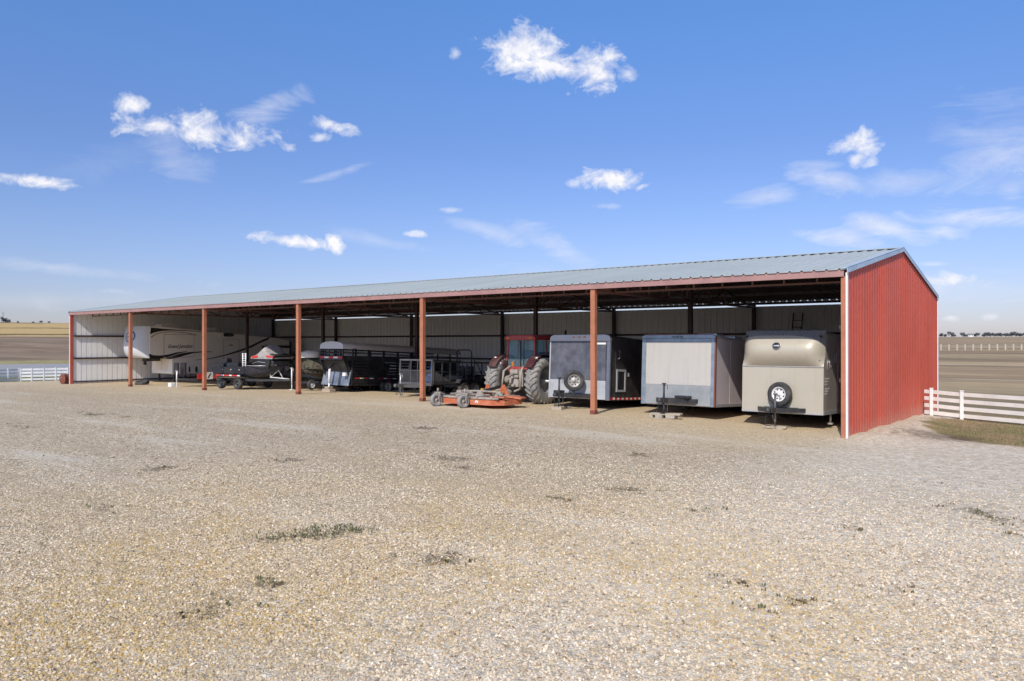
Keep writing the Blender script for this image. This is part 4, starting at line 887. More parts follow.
# ------------------------------------------------------------------ black utility trailer with ramp gate, and the utility vehicle it carries
ug = gz(-16.9, 3)[0]
ut = thing('utility_trailer', 'black open utility trailer with stake sides and grey mesh front gate', 'trailer', (-16.95, 2.0, ug), (R(-2.2), 0, 0), None)
hw = .93; LU = 3.6; bz, tz = .52, 1.46
m = MB(); m.box(-hw, hw, .0, LU, bz, bz+.08); m.build('bed', M['black_steel'], ut)
m = MB(); m.prism([(0, bz+.08), (1.2, bz+.08), (0, bz+.62)], hw-.015, hw+.005, 'yz'); m.prism([(0, bz+.08), (1.2, bz+.08), (0, bz+.62)], -hw-.005, -hw+.015, 'yz'); m.build('side_gusset', M['mesh_grey'], ut)
for s_ in (-1, 1):
    m = MB(); m.bar((s_*hw, 0, tz), (s_*hw, LU, tz), .06, .06); m.bar((s_*hw, 0, bz+.09), (s_*hw, LU, bz+.09), .05, .12); m.bar((s_*hw, 0, 1.05), (s_*hw, LU, 1.05), .03, .03); m.build('side_rail', M['black_steel'], ut)
    for y in np.linspace(.03, LU-.03, 8):
        m = MB(); m.bar((s_*hw, y, bz+.1), (s_*hw, y, tz), .045, .045); m.build('stake', M['black_steel'] if y > .1 else M['mesh_grey'], ut)
    for y in (1.75, 2.45):
        wheel(ut, (s_*(hw+.13), y, .33), .32, .2, 'x', s_, rim='rim_grey')
    m = MB(); arc = [(1.30, .60), (1.42, .76), (2.1, .80), (2.78, .76), (2.90, .60)]
    vs = [(x, y, z) for y, z in arc for x in (s_*(hw+.03), s_*(hw+.27))]; m.add(vs, [(2*i, 2*i+1, 2*i+3, 2*i+2) for i in range(4)]); f_ = m.build('fender', M['black_steel'], ut); f_.modifiers.new('t', 'SOLIDIFY').thickness = .015
m = MB()  # front gate frame
for x in (-hw+.03, -.28, .10, hw-.03): m.bar((x, -.03, bz), (x, -.03, tz+.06), .05 if abs(x) > .5 else .03)
m.bar((-hw, -.03, tz+.05), (hw, -.03, tz+.05), .06); m.bar((-hw, -.03, 1.08), (hw, -.03, 1.08), .035); m.bar((-hw, -.04, bz+.02), (hw, -.04, bz+.02), .07, .12); gt = m.build('gate_frame', M['mesh_grey'], ut)
m = MB()
for i in range(38): x = -hw+.04+(2*hw-.08)*i/37; m.bar((x, -.02, bz+.06), (x, -.02, 1.07), .009)
for i in range(12): z = bz+.08+(1.07-bz-.08)*i/11; m.bar((-hw+.03, -.022, z), (hw-.03, -.022, z), .009)
m.build('gate_mesh', M['mesh_grey'], gt)
a_frame(ut, 1.1, .0, -1.0, .46, mat='mesh_grey'); jack(ut, -.08, -.8, .92, .07, mat='silver')
m = MB(); m.grid(lambda u, v: (.0+.75*u, .15+.5*v+.06*math.sin(9*u+4*v), bz+.12+.30*math.sin(3.1*u)*math.sin(3.1*v)+.04*math.sin(20*u+8*v)), 14, 12)
o = m.build('tarp', M['blue_tarp']); o.location = (-16.95, 2.0, ug-.02); tag(o, 'crumpled blue tarp lying behind the mesh gate of the utility trailer', 'tarp')
m = MB(); m.grid(lambda u, v: (hw-.16+.05*math.sin(7*v), .07+.10*u, bz+.15+.85*v), 5, 8); m.build('tarp_fold', M['blue_tarp'], o)
# utility vehicle
uv = thing('utility_vehicle', 'dark utility vehicle with tall roll bar parked behind the black utility trailer', 'utility vehicle', (-18.05, 6.6, gz(-18, 6.6)[0]), (0, 0, 0))
m = MB(); m.prism([(-1.05, .25), (1.25, .25), (1.35, .55), (.75, .82), (.4, .55), (-.3, .55), (-.35, .85), (-1.05, .85)], -.55, .55, 'yz'); m.build('body', M['black'], uv, .04)
for y in (-.75, .9):
    for s_ in (-1, 1): wheel(uv, (s_*.62, y, .30), .30, .22, 'x', s_, rim='rim_grey')
m = MB(); m.tube([(-.44, -.32, .8), (-.44, -.32, 1.88), (-.36, -.32, 1.98), (.36, -.32, 1.98), (.44, -.32, 1.88), (.44, -.32, .8)], .03, 8)
for s_ in (-1, 1): m.tube([(s_*.43, -.32, 1.70), (s_*.46, .15, 1.25), (s_*.50, .35, .8)], .022, 8)
m.build('roll_bar', M['black'], uv)
for s_ in (-1, 1):
    m = MB(); m.cbox((s_*.27, .0, .70), (.46, .45, .14)); m.cbox((s_*.27, -.22, .98), (.46, .12, .52), (R(8), 0, 0)); m.build('seat', M['rubber'], uv, .04)

# ------------------------------------------------------------------ black gooseneck stock trailer with tarp top
cg = gz(-23, 5)[0]
ct = thing('stock_trailer', 'long black slatted livestock trailer with pale grey tarp roof and white jack leg', 'trailer', (-23.05, 2.6, cg), (R(-2.8), 0, 0))
hw = .98; LC = 7.9; b0 = .42; hn = .80
# walls: solid sheet, slots, open rail band
m = MB(); m.box(-hw+.02, hw-.02, b0, LC, .36, .46); m.build('floor', M['black_steel'], ct)
for s_ in (-1, 1):
    m = MB(); m.bar((s_*hw, b0, .62), (s_*hw, LC, .62), .05, .28, (0, 0, 1)); 
    for z in (.84, .98, 1.12, 1.27, 1.42): m.bar((s_*hw, b0, z), (s_*hw, LC, z), .035, .105)
    
    for z, w_, h_ in ((1.62, .04, .22), (1.90, .035, .035), (2.05, .05, .05)): m.bar((s_*hn, .03, z), (s_*hw, .6, z), w_, h_); m.bar((s_*hw, .6, z), (s_*hw, LC, z), w_, h_)
    m.build('side_wall', M['black'], ct)
    for y in np.arange(b0, LC+.01, .95):
        m = MB(); m.bar((s_*(hw+.012), y, .40), (s_*(hw+.012), y, 2.05), .05, .07); m.build('side_post', M['black'], ct)
    m = MB()
    for y0_ in (b0+.15, 2.05, 3.7):
        for i in range(4): m.k = i % 2; m.box(s_*(hw+.030)-.002, s_*(hw+.030)+.002, y0_+.30*i, y0_+.30*i+.26, .69, .74)
    m.build('reflective_tape', [M['tape_red'], M['tape_white']], ct)
    m = MB(); m.box(s_*(hw+.16)-.15, s_*(hw+.16)+.15, 2.0, 4.7, .62, .66); m.box(s_*(hw+.30)-.01, s_*(hw+.30)+.01, 2.0, 4.7, .52, .66); m.build('fender', M['black'], ct)
    for y in (2.45, 3.3, 4.15): wheel(ct, (s_*(hw+.15), y, .34), .36, .22, 'x', s_, rim='rim_grey')
m = MB(); m.box(-hw+.03, hw-.03, b0+.9, b0+.93, 1.0, 1.5); m.box(-hw+.03, hw-.03, LC-.03, LC, .45, 1.6); m.build('inner_panel', M['black'], ct)
# gooseneck nose: top deck front, sloped underside and blue-grey lower sheet
m = MB(); m.prism([(0, 1.52), (0, 1.70), (b0+.1, 1.70), (b0+.1, .6), (b0, .6)], -hn-.05, -hn+.0, 'yz'); m.prism([(0, 1.52), (0, 1.70), (b0+.1, 1.70), (b0+.1, .6), (b0, .6)], hn-.0, hn+.05, 'yz'); m.build('gooseneck', M['black'], ct)
m = MB(); m.box(-hn, hn, -.03, .03, 1.52, 1.72)
for z in (1.84, 1.96): m.bar((-hn, 0, z), (hn, 0, z), .03, .04)
for x in np.linspace(-hn, hn, 6): m.bar((x, 0, 1.7), (x, 0, 2.06), .045)
m.bar((-hn, 0, 2.06), (hn, 0, 2.06), .05); m.build('front_rack', M['black'], ct)
m = MB(); m.add([(-hn+.04, .10, 1.50), (hn-.04, .10, 1.50), (hw-.04, b0-.02, .95), (-hw+.04, b0-.02, .95)], [(0, 1, 2, 3)]); m.build('gooseneck_underside', M['black'], ct).modifiers.new('t', 'SOLIDIFY').thickness = .02
m = MB(); m.add([(-hw+.04, b0-.02, 1.05), (hw-.04, b0-.02, 1.05), (hw+.0, b0-.18, .36), (-hw, b0-.18, .36)], [(0, 1, 2, 3)]); m.build('stone_guard', M['guard_steel'], ct).modifiers.new('t', 'SOLIDIFY').thickness = .02
m = MB()
for i in range(5): m.k = i % 2; m.box(-hn+.02+i*.32, -hn+.32+i*.32, -.045, -.03, 1.60, 1.68)
m.build('marker_strip', [M['lamp_red'], M['tape_white']], ct)
m = MB(); m.box(hw-.32, hw-.10, b0-.30, b0-.24, .95, .8); m.build('document_box', M['tape_white'], ct)
def tarp(u, v):
    a = math.pi*u; x = -math.cos(a)*((hw if v > .08 else hn+(hw-hn)*v/.08)+.03); return (x, -.03+(LC+.05)*v, 2.04+.34*math.sin(a)**.45+.012*math.sin(v*55)*math.sin(a))
m = MB(); m.grid(tarp, 14, 36); tp = m.build('tarp_roof', M['tarp_top'], ct)
m = MB(); n_ = 14; vs = [( -math.cos(math.pi*i/n_)*(hn+.03), -.035, 2.04+.34*math.sin(math.pi*i/n_)**.45) for i in range(n_+1)]; m.add(vs, [tuple(range(n_+1))]); m.build('tarp_end', M['tarp'], ct)
m = MB(); m.tube([(-.1, .0, 1.12), (-.1, .0, .45)], .055, 10); m.tube([(-.1, .0, .5), (-.1, .0, .08)], .04, 10); m.build('jack_leg', M['white_trim'], ct)
m = MB(); m.bar((-.1, -.05, 1.1), (-.1, .30, 1.45), .08); m.build('jack_bracket', M['black'], ct)
m = MB(); m.tube([(-hw+.12, .3, .42), (-hw+.12, .3, .10)], .05, 8); m.build('landing_leg', M['black_steel'], ct)
m = MB(); m.cbox((0, 0, .09), (.55, .34, .14)); m.cbox((0, 0, .22), (.3, .26, .10)); o = m.build('wood_block', M['wood'], None, .006, loc=(-23.15, 2.6, gz(-23.15, 2.6)[0]-.02)); tag(o, 'pale timber blocks under the white jack leg of the livestock trailer', 'wood block', 'boards under trailer jacks')

# ------------------------------------------------------------------ camouflage-covered boat on its trailer
bg_ = gz(-24.6, 3)[0]
bt = thing('covered_boat', 'small boat under a camouflage cover between the black boat and the livestock trailer', 'boat', (-24.75, 2.35, bg_), (0, 0, 0))
def hull(parent, name, mat, L, hwid, zk, zg, nose=.35):
    def fn(u, v):
        y = L*v; k = min(1, (v/nose))**.6 if v < nose else 1; wq = hwid*k
        a = math.pi*u; x = -math.cos(a)*wq; zz = zg-(zg-zk+.0)*(math.sin(a)**.7)*(.35+.65*min(1, v/.3)); return (x, y, zz)
    m = MB(); m.grid(fn, 16, 20); return m.build(name, mat, parent)
hull(bt, 'hull', M['camo'], 4.8, .85, .48, 1.05)
def cover(u, v):
    k = min(1, v/.30)**.5; a = math.pi*u; x = -math.cos(a)*.90*k
    h_ = .30+.42*math.exp(-((v-.22)/.14)**2)+.25*math.exp(-((v-.6)/.2)**2); return (x, 4.8*v-.02, 1.03+h_*math.sin(a)**.8+.03*math.sin(13*u+21*v))
m = MB(); m.grid(cover, 18, 30); m.build('camo_cover', M['camo'], bt)
m = MB(); m.grid(lambda u, v: (-.30+.62*math.cos(math.pi*(1-u))*math.sin(math.pi*v)**.4, .15+1.0*v, 1.58+.34*math.sin(math.pi*u)**.6*math.sin(math.pi*v)**.4), 12, 10); m.build('pale_cover', paint('pale_cover', (.80, .72, .60), .8, dirt=.08), bt)
m = MB(); m.bar((-.5, .5, .42), (-.5, 4.6, .42), .06, .1); m.bar((.5, .5, .42), (.5, 4.6, .42), .06, .1); m.bar((-.5, .5, .42), (0, -.4, .42), .06, .1); m.bar((.5, .5, .42), (0, -.4, .42), .06, .1); m.build('trailer_frame', M['black_steel'], bt)
m = MB(); m.bar((0, -.2, .45), (-.2, .05, 1.35), .05); m.bar((-.2, .0, .5), (-.35, .15, 1.45), .04); m.build('winch_post', M['white_trim'], bt)
for s_ in (-1, 1): wheel(bt, (s_*.85, 3.0, .30), .30, .18, 'x', s_)
wheel(bt, (.35, .25, .30), .24, .14, 'x', 1, name='jack_wheel')

# ------------------------------------------------------------------ black boat on tandem trailer, parked crosswise
fb = thing('boat_on_trailer', 'glossy black open boat with grey covered console on a tandem trailer with white jack', 'boat', (-25.85, 2.55, gz(-26, 2.6)[0]), (0, 0, R(6)))
# local: forward is +x (jack at origin), boat extends to -x
m = MB()
BL = 3.95
def bh(u, v):
    x = -.65-BL*v; k = min(1, v/.35)**.55; a = math.pi*u; y = -math.cos(a)*.98*k; zt = 1.16-.10*v; return (x, y, zt-(.60)*math.sin(a)**.40*(.4+.6*min(1, v/.25)))
m.grid(bh, 18, 26); m.build('hull', M['boat_hull'], fb)
def bd_(u, v):
    x = -.65-BL*v; k = min(1, v/.35)**.55; y = (2*u-1)*.98*k; return (x, y, 1.16-.10*v+.03*(1-(2*u-1)**2))
m = MB(); m.grid(bd_, 8, 26); m.build('deck', M['black'], fb)
m = MB(); m.cbox((-3.6, 0, 1.18), (1.2, 1.5, .22)); m.cbox((-4.2, 0, 1.1), (.5, 1.7, .3)); m.build('rear_bench', M['black'], fb, .04)
for k in range(3):
    m = MB(); m.lathe([(.0005, -.02), (.035, -.015), (.035, .01)], (-2.6-.62*k, -.985, .95), 'y', 8); m.build('cleat', M['silver'], fb)
m = MB()
for k in range(9):
    m.k = (0, 0, 1)[k % 3]; m.box(-4.3+k*.2, -4.3+k*.2+.19, -1.03, -.99, .60, .70)
m.build('side_stripe', [M['tape_red'], M['tape_white']], fb)
# raised windshield and helm with cover
m = MB(); m.prism([(-2.05, 1.14), (-.55, 1.14), (-.62, 1.38), (-.9, 1.52), (-2.0, 1.56)], -.62, .62, 'xz'); m.build('helm', M['black'], fb, .04)
m = MB(); m.prism([(-1.95, 1.24), (-.95, 1.24), (-1.0, 1.44), (-1.95, 1.48)], -.635, -.622, 'xz'); m.build('side_window', M['glass'], fb)
m = MB(); m.tube([(-2.05, -.66, 1.26), (-1.6, -.67, 1.36), (-.95, -.66, 1.30), (-.5, -.5, 1.20)], .016, 6); m.tube([(-2.1, -.97, 1.17), (-1.4, -.93, 1.17), (-.75, -.4, 1.17)], .02, 6); m.build('grab_rail', M['silver'], fb)
def csl(u, v):
    a = math.pi*u; x = -.60-1.55*v; top = .10+.42*math.exp(-((v-.50)/.20)**2)+.10*(1-abs(2*v-1)); return (x, -math.cos(a)*.66, 1.56+top*math.sin(a)**.55+.02*math.sin(17*v+9*u))
m = MB(); m.grid(csl, 16, 24); m.k = 0; m.box(-2.15, -.62, -.66, .66, 1.50, 1.57); cs = m.build('cover', M['boat_cover'], fb)
m = MB(); m.cbox((-1.85, -.67, 1.60), (.42, .03, .10), (0, R(-8), 0)); m.build('red_band', M['tape_red'], cs)
m = MB(); m.cbox((-.80, -.67, 1.62), (.50, .03, .08), (0, R(5), 0)); m.build('red_band', M['tape_red'], cs)
m = MB(); m.prism([(-1.1, 1.5), (-.75, 1.5), (-.80, 1.22), (-.95, 1.02), (-1.02, 1.1)], -.70, -.66, 'xz'); m.build('cover_flap', M['black'], cs)
m = MB(); m.prism([(-1.55, 1.98), (-1.20, 1.80), (-.55, 1.68), (-.60, 1.62), (-1.5, 1.80)], -.5, .5, 'xz'); m.build('folded_top', M['black'], fb, .02)
m = MB()
for x in (-2.42, -2.20): m.tube([(x, -.92, 1.0), (x, -.92, 1.78)], .028, 8)
for k in range(7): m.tube([(-2.42, -.92, 1.08+.11*k), (-2.20, -.92, 1.08+.11*k)], .016, 6)
m.build('boarding_ladder', M['white_trim'], fb)
m = MB(); m.cbox((-4.75, 0, 1.0), (.34, .40, .6)); m.cbox((-4.8, 0, 1.36), (.42, .36, .26)); m.build('outboard_motor', M['black'], fb, .06)
m = MB(); m.bar((-1.4, -.75, .46), (-4.6, -.75, .46), .07, .12); m.bar((-1.4, .75, .46), (-4.6, .75, .46), .07, .12); m.bar((-1.4, -.75, .46), (-.1, 0, .48), .07, .1); m.bar((-1.4, .75, .46), (-.1, 0, .48), .07, .1); m.build('trailer_frame', M['black_steel'], fb)
m = MB(); m.tube([(-.15, 0, .52), (-1.15, -.3, .60)], .028, 6); m.tube([(-.5, -.1, .55), (-.75, -.15, .95), (-1.2, -.3, 1.0)], .022, 6); m.tube([(-1.15, -.3, .55), (-1.20, -.3, 1.05)], .022, 6); m.tube([(-1.15, -.3, .60), (-.75, -.15, .95)], .02, 6); m.build('winch_stand', M['white_trim'], fb)
jack(fb, 0, 0, 1.05, .0, mat='white_trim')
for x in (-2.75, -4.0):
    for s_ in (-1, 1): wheel(fb, (x, s_*.92, .26), .27, .2, 'y', s_, rim='black_steel')
m = MB(); m.box(-4.4, -2.35, -1.05, -.78, .60, .64); m.build('fender', M['black'], fb)

# ------------------------------------------------------------------ low flatbed with red boards between the camper and the boat
lg = gz(-33.9, 2)[0]
lf = thing('flatbed_trailer', 'low dark flatbed trailer with red and white side boards beside the fifth wheel camper', 'trailer', (-33.9, 1.95, lg), (0, 0, 0))
m = MB(); m.box(-.6, .6, 0, 4.6, .30, .42); m.build('bed', M['black_steel'], lf, .01)
for y0_, y1_ in ((.02, .42), (.95, 1.5)):
    m = MB(); m.box(.60, .625, y0_, y1_, .40, .70); m.build('side_board', M['tape_red'], lf, .006)
m = MB(); m.box(.60, .625, .55, .93, .38, .76); pb = m.build('side_board', M['tape_white'], lf, .006); pb['label'] = 'white board with a black mark'
m = MB(); m.prism([(.60, .44), (.68, .44), (.84, .70), (.76, .70)], .626, .630, 'yz'); m.build('mark', M['decal_dark'], pb)
for y in (2.6, 3.3):
    for s_ in (-1, 1): wheel(lf, (s_*.70, y, .26), .26, .18, 'x', s_, rim='rim_grey')
m = MB(); m.box(-.5, .5, 1.2, 4.2, .42, .86); m.build('tool_box', M['black'], lf, .03)
m = MB(); m.bar((-.5, 0, .38), (0, -.85, .42), .07, .12); m.bar((.5, 0, .38), (0, -.85, .42), .07, .12); m.build('tongue', M['black_steel'], lf)
jack(lf, .05, -.82, .85, .0, mat='white_trim')
m = MB(); m.cbox((-.12, -.35, .95), (.50, .08, .66)); m.bar((-.12, -.3, .45), (-.12, -.3, .8), .08); m.build('weight_stand', M['black'], lf, .01)
m = MB(); m.cbox((0, 0, .12), (.30, .24, .22)); o = m.build('bucket', M['white_trim'], None, .03, loc=(-34.15, 1.0, lg)); tag(o, 'small white box on the gravel beside the flatbed tongue', 'box')
m = MB(); m.cbox((-.12, -.75, .98), (.40, .08, .62)); m.bar((-.12, -.7, .5), (-.12, -.7, .8), .08); m.build('weight_stand', M['black'], lf, .01)

# ------------------------------------------------------------------ fifth-wheel camper
RX1 = -39.9; RX0 = RX1-2.46; RXC = (RX0+RX1)/2
def sp(px, py):      # a point of the camper's right side measured in the photograph
    t = (px-512)/FPX; Y = (t*(CZ0-sY*RX1)-CX0-cY*RX1)/(sY-t*cY); d = CZ0-sY*RX1+cY*Y
    return (Y, CAMZ+(HOR-py)*d/FPX)
rv = thing('fifth_wheel_camper', 'long cream fifth wheel camper with black swooshes and a round blue emblem on its nose', 'camper', (RXC, 0, 0), (0, 0, 0))
hw = 1.23
Yn = sp(149.5, 340)[0]; Yl = sp(172.5, 370)[0]; Yr = 12.85
ztf = sp(151, 325.8)[1]; ztr = sp(290.5, 340.3)[1]; zov = 1.47
side_poly = [(Yn, zov+.0), (Yn, ztf-.22), (Yn+.10, ztf-.05), (Yn+.30, ztf), (Yr-1.2, ztr+.16), (Yr-.25, ztr), (Yr, ztr-.22), (Yr, .62), (Yr-.3, .42), (Yl+.05, .46), (Yl, .62), (Yl, zov)]
m = MB(); m.prism(side_poly, -hw+.02, hw, 'yz'); m.build('body', M['rv_cream'], rv, .03)
def cap_(u, v, z0, z1):
    x = (2*u-1); z = z0+(z1-z0)*v; zz = (z-zov)/(ztf-zov)
    f = .80*(1-abs(x)**3.2)*(.25+1.1*zz**.5*(1.30-zz)) + .10; return (x*hw*(1.0), Yn+.06-f*(1 if abs(x) < 1 else 0)-.0, z)
zmid = zov+.78
def capz(u): return zmid-.50*max(0, (u-.45)/.55)**1.6
m = MB(); m.grid(lambda u, v: cap_(u, 1-v, capz(u), ztf-.03), 24, 16); m.grid(lambda u, v: (lambda p: (p[0], p[1]+(Yn+.30-p[1])*v, p[2]+.03*v))(cap_(u, 1, zmid, ztf-.03)), 24, 4); m.build('nose_cap', M['rv_front'], rv)
m = MB(); m.grid(lambda u, v: cap_(u, 1-v, zov, capz(u)), 24, 10); m.grid(lambda u, v: (lambda p: (p[0], p[1]+(Yn-p[1])*v, zov))(cap_(u, 0, zov, zmid)), 24, 3); m.build('nose_lower', M['rv_front'], rv)
m = MB(); m.box(-hw, hw, Yl-.015, Yl+.02, .50, zov-.01); m.build('front_wall', M['rv_white'], rv)
m = MB(); m.box(-.75, .75, Yl-.03, Yl-.012, .66, 1.36); m.build('pass_through_door', M['rv_cream'], rv, .01)
m = MB(); m.box(-.004, .004, Yl-.036, Yl-.02, .66, 1.36); m.build('door_seam', M['decal_tan'], rv)
# emblem
def emb(px_x, z0): return cap_(px_x, (z0-zov)/(ztf-zov), zov, ztf)
er = thing  # keep name
m = MB(); ring = []
ex, ez, erx, erz = .60, zov+1.30, .46, .36
def ept(r, a):
    x = (ex*2-1)*hw+r*erx*math.cos(a); z = ez+r*erz*math.sin(a); u = (x/hw+1)/2; p = cap_(u, (z-zov)/(ztf-zov), zov, ztf); return (x, p[1]-.012, z)
m.k = 0; m.add([ept(r, 2*math.pi*k/32) for r in (1., .82) for k in range(32)], [(k, (k+1) % 32, 32+(k+1) % 32, 32+k) for k in range(32)])
m.k = 1; m.add([ept(r, 2*math.pi*k/32) for r in (.80, .02) for k in range(32)], [(k, (k+1) % 32, 32+(k+1) % 32, 32+k) for k in range(32)])
m.k = 0; hillp = [(-.62, -.35), (-.42, .05), (-.2, .32), (-.02, .10), (.18, .42), (.40, .12), (.62, -.3), (.3, -.12), (0, -.22), (-.3, -.1)]
def ept2(x_, z_): 
    p = ept(math.hypot(x_, z_), math.atan2(z_, x_)); return (p[0], p[1]-.006, p[2])
m.add([ept2(a, b_) for a, b_ in hillp], [tuple(range(len(hillp)))])
m.build('round_emblem', [M['emblem_blue'], M['rv_front']], rv)
# swooshes on the side, drawn on the side sheet
xs_ = hw+.003
def decal(pts, mat, name='swoosh', th=.004):
    m = MB(); yz = [sp(*p) for p in pts]; m.prism([(y, z) for y, z in yz], hw-.002, hw+th, 'yz'); return m.build(name, mat, rv)
def band(top, botm, mat, th=.004):
    m = MB(); n = len(top); T_ = [sp(*p) for p in top]; B_ = [sp(*p) for p in botm]
    m.add([(hw+th, *p) for p in T_]+[(hw+th, *p) for p in B_], [(i, i+1, n+i+1, n+i) for i in range(n-1)]); return m.build('swoosh', mat, rv)
band([(151, 327.6), (156, 328.0), (163, 328.8), (172, 329.3), (182, 329.9), (195, 331.0), (203, 332.0)], [(149.8, 334.5), (154, 332.6), (161, 331.0), (170, 330.4), (180, 330.7), (195, 331.5), (203, 332.3)], M['decal_dark'], .004)
band([(151, 336.5), (156, 333.6), (163, 331.9), (172, 331.2), (185, 332.4), (196, 334.4)], [(151, 338.0), (156, 334.6), (163, 332.7), (172, 331.9), (185, 333.1), (196, 335.6)], M['decal_tan'], .005)
band([(149, 353.5), (153, 355.2), (160, 355.6), (168, 354.5), (177, 352.3), (187, 351.2)], [(149.5, 358.4), (155, 359), (162, 358.5), (170, 356.4), (179, 353.3), (187, 351.8)], M['decal_dark'], .004)
band([(163, 358.8), (172, 356.2), (180, 353.6), (190, 352.0), (202, 351.4), (212, 351.6)], [(170, 359.0), (176, 358.2), (184, 355.6), (193, 353.3), (203, 352.2), (212, 352.2)], M['decal_dark'], .006)
band([(196, 359.8), (210, 358.2), (225, 354.6), (240, 349.8), (252, 345), (262, 339.8), (270, 337.0)], [(196, 360.2), (210, 359.0), (225, 355.8), (240, 351.6), (252, 347.2), (261, 342.6), (268, 339.8)], M['decal_dark'], .004)
band([(262, 346), (272, 345.0), (290, 345.5)], [(262, 349), (272, 347.3), (290, 348.2)], M['decal_dark'], .004)
# slide-out outlines
def outline(px0, py0, px1, py1, mat, w_=.03, name='slide_out'):
    y0, z0 = sp(px0, py1); y1, z1 = sp(px1, py0); m = MB()
    m.box(hw, hw+.02, y0, y1, z1-w_, z1); m.box(hw, hw+.02, y0, y1, z0, z0+w_); m.box(hw, hw+.02, y0, y0+w_, z0+w_, z1-w_); m.box(hw, hw+.02, y1-w_, y1, z0+w_, z1-w_); return m.build(name, mat, rv)
outline(163.5, 334.5, 194, 357.5, M['decal_tan'], .022)
o = outline(223, 339, 239, 380, M['decal_tan'], .02, 'entry_door')
outline(180, 362.5, 189, 373, M['silver'], .02, 'storage_door')
y0, z0 = sp(223.5, 351); y1, z1 = sp(233.8, 348.2)
def ovalwin(px0, px1, py0, py1):
    (y0, z1), (y1, z0) = sp(px0, py0), sp(px1, py1); m = MB(); cy_, cz_, ay, az_ = (y0+y1)/2, (z0+z1)/2, (y1-y0)/2, (z1-z0)/2
    m.prism([(cy_+ay*abs(math.cos(a))**.5*(1 if math.cos(a) > 0 else -1), cz_+az_*abs(math.sin(a))**.6*(1 if math.sin(a) > 0 else -1)) for a in [2*math.pi*k/24 for k in range(24)]], hw-.002, hw+.012, 'yz'); m.build('window', M['glass'], rv)
ovalwin(223.5, 233.8, 332.9, 336.7)
for a in ((188.5, 190.2, 366.5, 372.3), (195.3, 197.5, 366.5, 372.5)): ovalwin(*a)
m = MB(); y0, z0 = sp(219.6, 336.0); m.lathe([(.0005, .05), (.05, .04), (.07, 0)], (hw, y0, z0), 'x', 12); m.build('porch_light', M['rv_white'], rv)
m = MB(); y0, z0 = sp(231, 345.2); m.box(hw, hw+.01, y0-.12, y0+.12, z0-.05, z0+.05); m.build('door_badge', M['decal_tan'], rv)
yt, zt = sp(180, 346.4)
text('Grand Junction', .30, M['decal_dark'], rv, (hw+.008, yt, zt), (R(90), 0, R(90)), shear=.35, ext=.003, name='lettering', xs=.86)
m = MB()
for y0_, l_ in ((Yn+1.1, 1.1), (Yn+4.3, .7)): m.prism([(y0_, ztf-.06-.045*(y0_-Yn)), (y0_+l_, ztf-.06-.045*(y0_-Yn)), (y0_+l_-.12, ztf+.20-.05*(y0_-Yn)), (y0_+.10, ztf+.20-.05*(y0_-Yn))], -.35, .35, 'yz')
m.build('air_conditioner', M['rv_white'], rv, .04)
m = MB(); m.cbox((0, Yn+.75, zov-.12), (.5, .9, .18)); m.cbox((0, Yn+.35, zov-.28), (.14, .14, .3)); m.build('kingpin', M['black_steel'], rv, .01)
for s_ in (-1, 1):
    m = MB(); m.bar((s_*.9, Yl+.3, .05), (s_*.9, Yl+.3, .6), .09); m.cbox((s_*.9, Yl+.3, .04), (.25, .25, .04)); m.build('landing_leg', M['black_steel'], rv)
    for y in (7.6, 8.5): wheel(rv, (s_*1.08, y, .34), .38, .24, 'x', s_, rim='rim_grey')
m = MB(); m.box(hw-.01, hw+.03, Yr-.12, Yr+.02, .7, ztr-.1); m.build('rear_corner', M['decal_dark'], rv)
ladx = MB()
for s_ in (-.2, .2): ladx.tube([(s_+.6, Yr+.12, .9), (s_+.6, Yr+.12, ztr+.1)], .015, 6)
for k in range(5): ladx.tube([(.4, Yr+.12, 1.0+.3*k), (.8, Yr+.12, 1.0+.3*k)], .012, 6)
ladx.build('rear_ladder', M['silver'], rv)

# loose tyre by the camper nose
lt = thing('tyre', 'worn black tyre lying on the gravel under the camper nose', 'tyre', (-38.9, 1.8, gz(-38.9, 1.8)[0]+.10), (R(12), 0, 0))
m = MB(); m.lathe([(.22, -.10), (.30, -.13), (.38, -.08), (.40, 0), (.38, .08), (.30, .13), (.22, .10), (.24, 0), (.22, -.10)], (0, 0, 0), 'z', 28); m.build('tread', M['rubber'], lt)
# rusty drum beside the left corner
dr = thing('drum', 'rusty red steel drum lying on its side against the far left corner of the shed', 'drum', (-44.62, .25, gz(-44.6, .2)[0]+.31), (0, 0, R(97)))
m = MB(); m.lathe([(.0005, -.46), (.27, -.46), (.29, -.45), (.31, -.47), (.31, -.43), (.295, -.42), (.295, -.18), (.31, -.16), (.295, -.14), (.295, .14), (.31, .16), (.295, .18), (.295, .42), (.31, .43), (.31, .47), (.29, .45), (.27, .46), (.0005, .46)], (0, 0, 0), 'x', 28); m.build('shell', M['rust'], dr)
m = MB(); m.lathe([(.0005, -.485), (.03, -.48), (.035, -.455)], (0, .15, .08), 'x', 10); m.build('bung', M['dusty'], dr)

